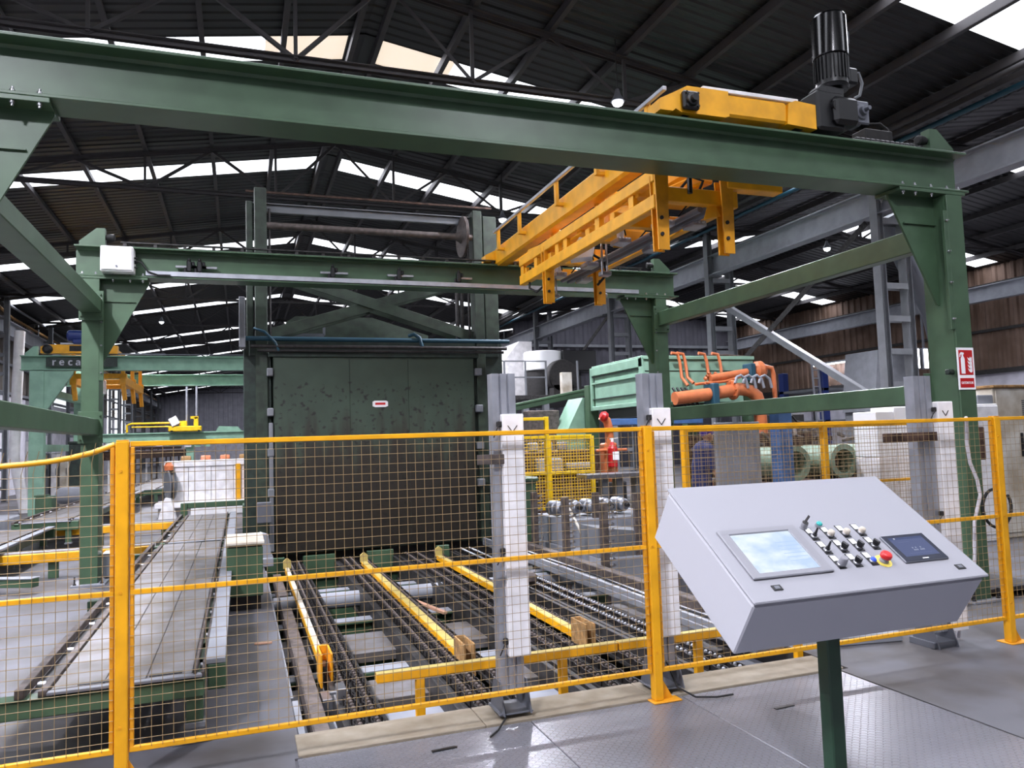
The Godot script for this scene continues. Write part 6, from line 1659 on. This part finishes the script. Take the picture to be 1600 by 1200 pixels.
func build_right_wall_things():
	var mb: MB
	# second yellow fence behind the desk
	var sf := thing("guard_fence", V(7, 0, -8.0), "second yellow mesh fence further back, seen through the panel behind the desk", "guard")
	for x in [5.02, 7.09, 9.1]:
		mb = MB.new(); mb.bb(x - 0.035, x + 0.035, 0, 1.70, -8.04, -7.96, 0.005); put("post", mb, M.yellow, sf)
	for y in [0.2, 0.94, 1.68]:
		mb = MB.new(); mb.bb(5.02, 9.1, y - 0.018, y + 0.018, -8.015, -7.985, 0.004); put("rail", mb, M.yellow, sf)
	mb = MB.new()
	for i in 80: mb.wire(V(5.05 + i * 0.05, 0.2, -8.0), V(5.05 + i * 0.05, 1.67, -8.0), 0.0022)
	for i in 29: mb.wire(V(5.05, 0.2 + i * 0.05, -8.0), V(9.1, 0.2 + i * 0.05, -8.0), 0.0022)
	put("wire_mesh", mb, M.wire, sf, "", "stuff")
	# barrel-like motors
	var bed := thing("motor_bed", V(8, 0, -9.6), "dark brown machine bed under the pale green barrel housings", "machine")
	mb = MB.new(); mb.bb(6.9, 9.4, 0, 0.9, -10.6, -9.0, 0.02); mb.bb(6.9, 9.4, 1.45, 1.52, -10.6, -10.4); mb.bb(6.9, 9.4, 0.9, 1.6, -11.0, -10.9); put("bed", mb, M.rusty, bed)
	mb = MB.new()
	var rng := RandomNumberGenerator.new(); rng.seed = 12
	for i in 26:
		var p := V(rng.randf_range(6.95, 9.3), rng.randf_range(1.42, 1.62), rng.randf_range(-10.7, -9.9))
		mb.bar(p, p + V(rng.randf_range(-0.3, 0.3), rng.randf_range(-0.15, 0.15), rng.randf_range(-0.2, 0.2)), 0.05, 0.05, 0.008)
	put("linkage", mb, M.brown_steel, bed)
	var lb := ["pale green barrel housing beside the blue column", "pale green barrel housing behind the rear yellow post", "pale green barrel housing half hidden by the white boxes"]
	for i in 3:
		var x: float = [7.46, 8.32, 8.98][i]
		var h := thing("barrel_housing", V(x, 0.9, -9.4), lb[i], "housing", "pale green barrel housings")
		mb = MB.new(); mb.pipe(V(x, 1.17, -9.02), V(x, 1.17, -9.8), 0.235, 0.19, 28); put("shell", mb, M.mint, h)
		mb = MB.new(); mb.pipe(V(x, 1.17, -8.99), V(x, 1.17, -9.03), 0.25, 0.175, 28); put("rim", mb, M.mint, h)
		mb = MB.new(); mb.cyl(V(x, 1.17, -9.6), V(x, 1.17, -9.3), 0.175, 20); mb.cyl(V(x, 1.17, -9.3), V(x, 1.17, -9.15), 0.06, 14, 0.01); put("core", mb, M.rusty, h)
		mb = MB.new(); mb.bb(x - 0.15, x + 0.15, 0.9, 0.98, -9.7, -9.1, 0.01); put("cradle", mb, M.dark, h)
	for q in [[8.48, 8.80, 1.87, "white wrapped box, left one of the pair behind the third post"], [8.81, 9.16, 1.93, "white wrapped box, right and taller one of the pair behind the third post"]]:
		var wb := thing("white_box", V((q[0] + q[1]) * 0.5, 0, -8.6), q[3], "box", "white boxes behind the third post")
		for s in [[0.02, 1.22], [1.225, 1.62], [1.625, q[2]]]:
			mb = MB.new(); mb.bb(q[0], q[1], s[0], s[1], -8.95, -8.5, 0.012); put("block", mb, M.white_clean if s[0] > 1.0 else M.white, wb)
	var pn := thing("white_board", V(6.5, 0, -9), "plain grey-white board standing left of the orange pipe, behind the mesh", "board")
	mb = MB.new(); mb.bb(6.15, 6.87, 0.25, 1.78, -9.06, -9.0, 0.008); put("board", mb, M.grey_light, pn)
	mb = MB.new(); mb.bb(6.2, 6.26, 0, 0.25, -9.2, -8.9); mb.bb(6.76, 6.82, 0, 0.25, -9.2, -8.9); put("foot", mb, M.dark, pn)
	var bc := thing("blue_column", V(6.83, 0, -8.5), "light blue square steel column beside the orange pipe", "column")
	mb = MB.new(); mb.bb(6.73, 6.94, 0.01, 1.88, -8.6, -8.4, 0.008); put("tube", mb, M.blue, bc)
	mb = MB.new(); mb.bb(6.63, 7.04, 0, 0.015, -8.7, -8.3, 0.003); put("base_plate", mb, M.blue, bc)
	mb = MB.new(); mb.tube([V(6.98, 1.84, -8.45), V(7.05, 1.76, -8.45), V(7.4, 1.72, -8.5), V(8.4, 1.72, -8.6)], 0.012, 6); put("cable", mb, M.black, bc)
	# cabinets at the far right
	var ca := thing("switch_cabinet", V(10, 0, -8.2), "narrow pale cabinet right of the green column, before the wide cream one", "cabinet")
	mb = MB.new(); mb.bb(9.75, 10.2, 0, 1.93, -8.6, -8.0, 0.012); put("body", mb, M.white, ca)
	mb = MB.new(); mb.bb(9.77, 10.18, 0.1, 1.9, -8.0, -7.98, 0.006); put("door", mb, M.white, ca)
	mb = MB.new(); mb.bb(9.95, 10.25, 1.93, 2.06, -8.3, -8.1, 0.01); put("top_box", mb, M.grey_light, ca)
	var cb := thing("switch_cabinet", V(11.5, 0, -8.4), "wide cream cabinet with a black handle at the right edge of the picture", "cabinet")
	mb = MB.new(); mb.bb(10.25, 12.3, 0, 2.16, -9.0, -8.1, 0.012); put("body", mb, M.cream, cb)
	mb = MB.new(); mb.bb(10.22, 12.35, 2.16, 2.2, -9.05, -8.05, 0.008); put("top_plate", mb, M.carton, cb)
	for q in [[10.28, 11.2], [11.22, 12.27]]:
		mb = MB.new(); mb.bb(q[0], q[1], 0.08, 2.12, -8.1, -8.075, 0.006); var dd := put("door", mb, M.cream, cb)
		mb = MB.new(); mb.bb(q[0] + 0.42, q[0] + 0.46, 1.15, 1.5, -8.075, -8.05, 0.006); put("handle", mb, M.black, dd)
		mb = MB.new()
		for i in 8: mb.bb(q[0] + 0.5, q[0] + 0.8, 1.75 + i * 0.03, 1.765 + i * 0.03, -8.075, -8.065)
		put("vent", mb, M.alu_dark, dd)
	tag_single("red_crate", func(b): b.bb(6.45, 6.75, 0.1, 0.36, -5.9, -5.5, 0.01), M.red, V(6.6, 0.1, -5.7), "red box on the floor behind the right corner of the desk", "box")
	tag_single("pallet", func(b): b.bb(6.2, 7.3, 0.06, 0.10, -6.3, -5.4, 0.004); b.bb(6.2, 6.3, 0, 0.06, -6.3, -5.4); b.bb(7.2, 7.3, 0, 0.06, -6.3, -5.4), M.dark_steel, V(6.7, 0, -5.8), "low dark steel pallet on the floor between the desk and the last fence post", "pallet")
	tag_single("orange_cone_box", func(b): b.bb(7.2, 7.5, 0.0, 0.95, -6.8, -6.5, 0.01), M.rusty, V(7.3, 0, -6.6), "dark rusty upright cabinet just right of the green column's foot", "cabinet")
	tag_single("wall_box", func(b): b.bb(6.66, 6.82, 1.3, 1.62, -5.7, -5.5, 0.01), M.rusty, V(6.74, 1.3, -5.6), "dark red box on the side of the green column, by the hanging hose", "box")
	# right bay: sliding doors, blue shelving
	for i in 3:
		var d := thing("door_1", V(25.8, 0, -31), "", "", "", "structure")
		d.name = "door_%d" % (i + 1)
		var z := -38.0 + i * 4.2
		mb = MB.new(); mb.bb(25.85, 25.98, 0.05, 3.35, z, z + 3.9, 0.01); put("leaf", mb, M.masonry, d)
		mb = MB.new(); mb.bb(25.78, 25.86, 0.0, 3.4, z - 0.08, z + 0.08); mb.bb(25.78, 25.86, 3.3, 3.45, z, z + 4.1); mb.bb(25.78, 25.86, 1.9, 2.0, z, z + 4.1); put("frame", mb, M.dark, d)
	var rk := thing("storage_rack", V(22.4, 0, -25.5), "tall blue rack upright with a pale ladder on its left, in the right bay", "rack")
	mb = MB.new(); mb.bb(22.2, 22.48, 0, 4.1, -25.2, -24.9, 0.01); put("upright", mb, M.blue_motor, rk)
	mb = MB.new(); mb.bb(22.2, 22.48, 0, 4.1, -27.6, -27.3, 0.01); put("upright", mb, M.blue_motor, rk)
	for y in [0.6, 1.9, 3.2]:
		mb = MB.new(); mb.bb(22.2, 24.3, y, y + 0.1, -27.6, -24.9); put("shelf", mb, M.grey_paint, rk)
	mb = MB.new()
	for x in [21.85, 22.17]: mb.bar(V(x, 0, -24.9), V(x, 4.5, -25.1), 0.06, 0.06)
	for i in 12: mb.bar(V(21.85, 0.3 + i * 0.34, -24.92 - i * 0.015), V(22.17, 0.3 + i * 0.34, -24.92 - i * 0.015), 0.04, 0.04)
	put("ladder", mb, M.grey_light, rk)
	tag_single("grey_hood", func(b): b.prism([Vector2(-0.8, 0), Vector2(0.9, 0), Vector2(0.8, 1.9), Vector2(-0.5, 2.1)], V(21.2, 2.2, -22), Vector3.RIGHT, Vector3.UP, V(0, 0, 1.5)); b.bb(20.5, 21.9, 0, 2.2, -22, -20.6, 0.02), M.grey_paint, V(21.2, 0, -21.5), "large grey hood behind the lattice column, left of the bright flood lamps", "hood")
	tag_single("duct", func(b): b.tube([V(13.6, 6.3, -13.0), V(14.15, 5.3, -13.0), V(14.8, 4.2, -13.0), V(15.3, 2.0, -13.0), V(15.4, 0.0, -13.0)], 0.24, 14), M.alu_dark, V(14.5, 0, -13), "thick grey duct slanting down just left of the green column", "duct")
	# the worker behind the fence
	build_worker(V(6.38, 0, -9.75))
	# far bay clutter
	for q in [[14.5, -18.0, 1.6, 1.8, "low brown machine in the right bay behind the press"], [16.5, -14.0, 2.2, 1.4, "grey machine block in the right bay behind the white boxes"], [20.0, -16.0, 2.5, 2.0, "dark machine block in the right bay near the flood lamps"]]:
		var mc := thing("machine_block", V(q[0], 0, q[1]), q[4], "machine")
		mb = MB.new(); mb.bb(q[0] - q[2] * 0.5, q[0] + q[2] * 0.5, 0.02, q[3], q[1] - 1.0, q[1] + 0.8, 0.04); put("body", mb, M.brown_steel if q[0] < 15 else M.grey_paint, mc)
		mb = MB.new(); mb.bb(q[0] - q[2] * 0.3, q[0] + q[2] * 0.3, q[3], q[3] + 0.3, q[1] - 0.6, q[1] + 0.4, 0.03); put("head", mb, M.dark, mc)

# a body as one surface: tapered capsules blended together and meshed as surface nets
func sdf_mesh(bones: Array, cell: float, blend: float) -> MB:
	var lo := V(1e9, 1e9, 1e9); var hi := -lo
	for b in bones:
		for e in [[b[0], b[2]], [b[1], b[3]]]:
			lo = lo.min(e[0] - Vector3.ONE * (e[1] + 2 * cell)); hi = hi.max(e[0] + Vector3.ONE * (e[1] + 2 * cell))
	var n := Vector3i(((hi - lo) / cell).ceil()) + Vector3i.ONE
	var f := PackedFloat32Array(); f.resize(n.x * n.y * n.z); f.fill(1.0)
	for b in bones:
		var a: Vector3 = b[0]; var c: Vector3 = b[1]; var ra: float = b[2]; var rc: float = b[3]
		var m: float = maxf(ra, rc) + blend * 2.0 + cell
		var i0 := Vector3i(((a.min(c) - Vector3.ONE * m - lo) / cell).floor()).max(Vector3i.ZERO)
		var i1 := Vector3i(((a.max(c) + Vector3.ONE * m - lo) / cell).ceil()).min(n - Vector3i.ONE)
		var ac := c - a; var l2 := maxf(ac.length_squared(), 1e-8)
		for z in range(i0.z, i1.z + 1):
			for y in range(i0.y, i1.y + 1):
				for x in range(i0.x, i1.x + 1):
					var p := lo + Vector3(x, y, z) * cell
					var t := clampf((p - a).dot(ac) / l2, 0.0, 1.0)
					var d := p.distance_to(a + ac * t) - lerpf(ra, rc, t)
					var k := (z * n.y + y) * n.x + x
					var o := f[k]
					var h := maxf(blend - absf(d - o), 0.0) / blend
					f[k] = minf(d, o) - h * h * blend * 0.25
	var mb := MB.new()
	mb.st.set_smooth_group(1)
	var at := {}
	var key := func(x: int, y: int, z: int) -> int: return (z * n.y + y) * n.x + x
	for z in n.z - 1:
		for y in n.y - 1:
			for x in n.x - 1:
				var s := Vector3.ZERO; var cnt := 0
				var neg := 0
				var vals := []
				for q in 8:
					var vv: float = f[key.call(x + (q & 1), y + ((q >> 1) & 1), z + (q >> 2))]
					vals.append(vv)
					if vv < 0: neg += 1
				if neg == 0 or neg == 8: continue
				for e in [[0, 1], [2, 3], [4, 5], [6, 7], [0, 2], [1, 3], [4, 6], [5, 7], [0, 4], [1, 5], [2, 6], [3, 7]]:
					var va: float = vals[e[0]]; var vb: float = vals[e[1]]
					if (va < 0) != (vb < 0):
						var t: float = va / (va - vb)
						var pa := Vector3(e[0] & 1, (e[0] >> 1) & 1, e[0] >> 2); var pb := Vector3(e[1] & 1, (e[1] >> 1) & 1, e[1] >> 2)
						s += pa.lerp(pb, t); cnt += 1
				at[key.call(x, y, z)] = lo + (Vector3(x, y, z) + s / cnt) * cell
	for z in range(1, n.z - 1):
		for y in range(1, n.y - 1):
			for x in range(1, n.x - 1):
				var v0: float = f[key.call(x, y, z)]
				for ax in 3:
					var d := Vector3i.ZERO; d[ax] = 1
					var v1: float = f[key.call(x + d.x, y + d.y, z + d.z)]
					if (v0 < 0) == (v1 < 0): continue
					var u := Vector3i.ZERO; u[(ax + 1) % 3] = 1
					var w := Vector3i.ZERO; w[(ax + 2) % 3] = 1
					var c := Vector3i(x, y, z)
					var q := []
					for o in [-u - w, -w, Vector3i.ZERO, -u]:
						var g: Vector3i = c + o
						q.append(at.get(key.call(g.x, g.y, g.z)))
					if q.has(null): continue
					if v0 < 0: mb.quad(q[0], q[1], q[2], q[3])
					else: mb.quad(q[3], q[2], q[1], q[0])
	return mb

func build_worker(o: Vector3):
	var w := thing("person", o, "person in dark blue work clothes and a purple cap standing behind the two mesh fences", "person")
	# faces to the right of the picture, bending slightly over a bench
	var q := func(x: float, y: float, z: float) -> Vector3: return o + V(x, y, z)
	var clothes := [
		[q.call(0.0, 0.95, 0.0), q.call(0.02, 1.15, 0.0), 0.145, 0.14], [q.call(0.02, 1.15, 0.0), q.call(0.06, 1.38, 0.0), 0.145, 0.155],
		[q.call(0.06, 1.40, -0.15), q.call(0.06, 1.40, 0.15), 0.075, 0.075], [q.call(0.06, 1.42, 0.0), q.call(0.09, 1.48, 0.0), 0.07, 0.055],
		[q.call(0.0, 0.92, -0.09), q.call(0.03, 0.5, -0.1), 0.095, 0.068], [q.call(0.03, 0.5, -0.1), q.call(-0.02, 0.1, -0.1), 0.066, 0.05],
		[q.call(0.0, 0.92, 0.09), q.call(0.05, 0.5, 0.1), 0.095, 0.068], [q.call(0.05, 0.5, 0.1), q.call(0.0, 0.1, 0.11), 0.066, 0.05],
		[q.call(0.06, 1.40, 0.17), q.call(0.05, 1.14, 0.23), 0.06, 0.048], [q.call(0.06, 1.40, -0.17), q.call(0.08, 1.14, -0.22), 0.06, 0.048],
	]
	put("work_clothes", sdf_mesh(clothes, 0.02, 0.05), M.work_blue, w)
	var skin := [
		[q.call(0.09, 1.46, 0.0), q.call(0.12, 1.54, 0.0), 0.05, 0.05], [q.call(0.12, 1.63, 0.0), q.call(0.15, 1.57, 0.0), 0.088, 0.062],
		[q.call(0.20, 1.60, 0.0), q.call(0.225, 1.585, 0.0), 0.014, 0.012], [q.call(0.11, 1.61, 0.085), q.call(0.11, 1.58, 0.085), 0.018, 0.014], [q.call(0.11, 1.61, -0.085), q.call(0.11, 1.58, -0.085), 0.018, 0.014],
		[q.call(0.19, 1.535, -0.02), q.call(0.19, 1.535, 0.02), 0.01, 0.01],
		[q.call(0.05, 1.15, 0.23), q.call(0.16, 0.97, 0.2), 0.042, 0.03], [q.call(0.08, 1.15, -0.22), q.call(0.22, 1.0, -0.18), 0.042, 0.03],
	]
	for s in [1.0, -1.0]:
		var hx := 0.17 if s > 0 else 0.23
		var hy := 0.94 if s > 0 else 0.975
		var hz: float = 0.2 * s
		skin.append([q.call(hx, hy, hz), q.call(hx + 0.05, hy - 0.045, hz), 0.026, 0.03])
		for i in 4:
			var dz := -0.027 + 0.018 * i
			var ln: float = [0.05, 0.06, 0.056, 0.042][i]
			skin.append([q.call(hx + 0.06, hy - 0.06, hz + dz), q.call(hx + 0.06 + ln * 0.5, hy - 0.06 - ln * 0.7, hz + dz), 0.0095, 0.009])
			skin.append([q.call(hx + 0.06 + ln * 0.5, hy - 0.06 - ln * 0.7, hz + dz), q.call(hx + 0.06 + ln * 0.5, hy - 0.06 - ln * 1.3, hz + dz), 0.009, 0.008])
		skin.append([q.call(hx + 0.02, hy - 0.02, hz - 0.02 * s), q.call(hx + 0.06, hy - 0.05, hz - 0.055 * s), 0.012, 0.009])
	put("body", sdf_mesh(skin, 0.0085, 0.02), M.skin, w)
	put("cap", sdf_mesh([[q.call(0.105, 1.66, 0.0), q.call(0.13, 1.66, 0.0), 0.092, 0.088], [q.call(0.2, 1.655, -0.05), q.call(0.2, 1.655, 0.05), 0.012, 0.012], [q.call(0.24, 1.65, -0.03), q.call(0.24, 1.65, 0.03), 0.01, 0.01]], 0.012, 0.03), M.purple, w)
	var mb := MB.new()
	for s in [-0.1, 0.11]:
		mb.box(o + V(0.03, 0.045, s), V(0.27, 0.09, 0.1), 0.03)
	put("shoe", mb, M.rubber, w)

func build_lamps():
	glow("lamp_glow", Color(0.95, 0.97, 1.0), 5.0)
	var L := [[V(-3.25, 7.3, -36.8), "small bright hanging lamp far down the hall, over the skylight strips on the left"], [V(6.3, 7.2, -18.0), "bright hanging lamp above the right end of the furnace hoist shaft"], [V(6.1, 7.32, -11.3), "small bright lamp hanging above the front portal beam, left of the yellow crane"], [V(16.5, 7.0, -18.0), "hanging lamp in the right bay above the green tie beam", 50.0],
		[V(-3.5, 7.3, -6.65), "hanging lamp over the transfer tables, above the left end of the front portal beam", 48.0], [V(-3.5, 7.3, -13.2), "hanging lamp over the transfer tables, behind the far portal beam", 55.0], [V(-3.3, 7.3, -28.5), "hanging lamp over the far portal frame"], [V(-3.5, 7.3, 0.2), "hanging lamp left of and above the viewer", 56.0], [V(3.6, 7.3, -0.8), "hanging lamp above the control desk", 20.0], [V(6.3, 7.2, -25.0), "hanging lamp behind the furnace, above the raised platform"], [V(19.0, 7.2, -9.0), "hanging lamp in the right bay beyond the right edge of the picture", 50.0]]
	for q in L:
		var p: Vector3 = q[0]
		var t := thing("hanging_lamp", p, q[1], "lamp", "hanging hall lamps")
		var mb := MB.new()
		mb.lathe(p + V(0, 0.22, 0), p + V(0, 0.0, 0), [[0, 0.03], [0.35, 0.05], [0.45, 0.055], [0.9, 0.11], [1, 0.12]], 18)
		put("housing", mb, M.alu_dark, t)
		mb = MB.new(); mb.lathe(p + V(0, 0.01, 0), p + V(0, -0.09, 0), [[0, 0.09], [0.3, 0.095], [0.7, 0.075], [1, 0.02]], 18); put("lamp_glass", mb, M.lamp_glow, t)
		mb = MB.new(); mb.cyl(p + V(0, 0.2, 0), V(p.x, roof_y(p.x) - 0.05, p.z), 0.01, 6); put("cord", mb, M.dark, t)
		var o := SpotLight3D.new()
		o.name = "light"; o.light_energy = q[2] if q.size() > 2 else 38.0; o.light_color = Color(0.955, 0.955, 1.0); o.spot_range = 40.0; o.spot_attenuation = 2.0; o.spot_angle = 78.0; o.spot_angle_attenuation = 0.6; o.light_size = 0.16; o.shadow_enabled = true
		t.add_child(o); o.position = V(0, -0.12, 0); o.rotation.x = -PI / 2
	# flood lamps and the strip light of the right bay
	for q in [[21.75, 0.5, "broad bright flood lamp in the right bay, beside the green column"], [22.3, 0.18, "narrow bright flood lamp just right of the broad one in the right bay"]]:
		var t := thing("flood_lamp", V(q[0], 3.95, -20.0), q[2], "lamp", "flood lamps of the right bay")
		var mb := MB.new(); mb.bb(q[0] - q[1] * 0.5 - 0.04, q[0] + q[1] * 0.5 + 0.04, 3.58, 4.32, -20.15, -20.0, 0.02); mb.bb(q[0] - 0.03, q[0] + 0.03, 4.32, roof_y(q[0]) + 0.02, -20.1, -20.04); put("housing", mb, M.alu_dark, t)
		mb = MB.new(); mb.bb(q[0] - q[1] * 0.5, q[0] + q[1] * 0.5, 3.62, 4.28, -20.0, -19.985, 0.003); put("lamp_glass", mb, M.lamp_glow, t)
		var a := AreaLight3D.new()
		a.name = "light"; a.area_size = Vector2(q[1], 0.66); a.area_normalize_energy = true; a.light_energy = 3.0; a.light_color = Color(0.9, 0.92, 1.0); a.area_range = 40; a.area_attenuation = 2.0; a.shadow_enabled = true
		t.add_child(a); a.position = V(0, 0, 0.03); a.rotation.y = PI
	var s := thing("strip_lamp", V(25.6, 4.62, -28), "long thin strip lamp against the brown wall of the right bay", "lamp")
	var mb2 := MB.new(); mb2.bb(25.55, 25.89, 4.64, 4.72, -29.3, -26.5, 0.01); put("housing", mb2, M.grey_light, s)
	mb2 = MB.new(); mb2.bb(25.56, 25.69, 4.59, 4.64, -29.25, -26.55, 0.01); put("lamp_tube", mb2, M.lamp_glow, s)
	for k in [-0.9, 0.0, 0.9]:
		var o := OmniLight3D.new(); o.name = "light"; o.light_energy = 0.6; o.light_color = Color(0.9, 0.92, 1.0); o.omni_range = 30; o.omni_attenuation = 2.0; o.light_size = 0.05; o.shadow_enabled = true
		s.add_child(o); o.position = V(-0.02, -0.12, k)
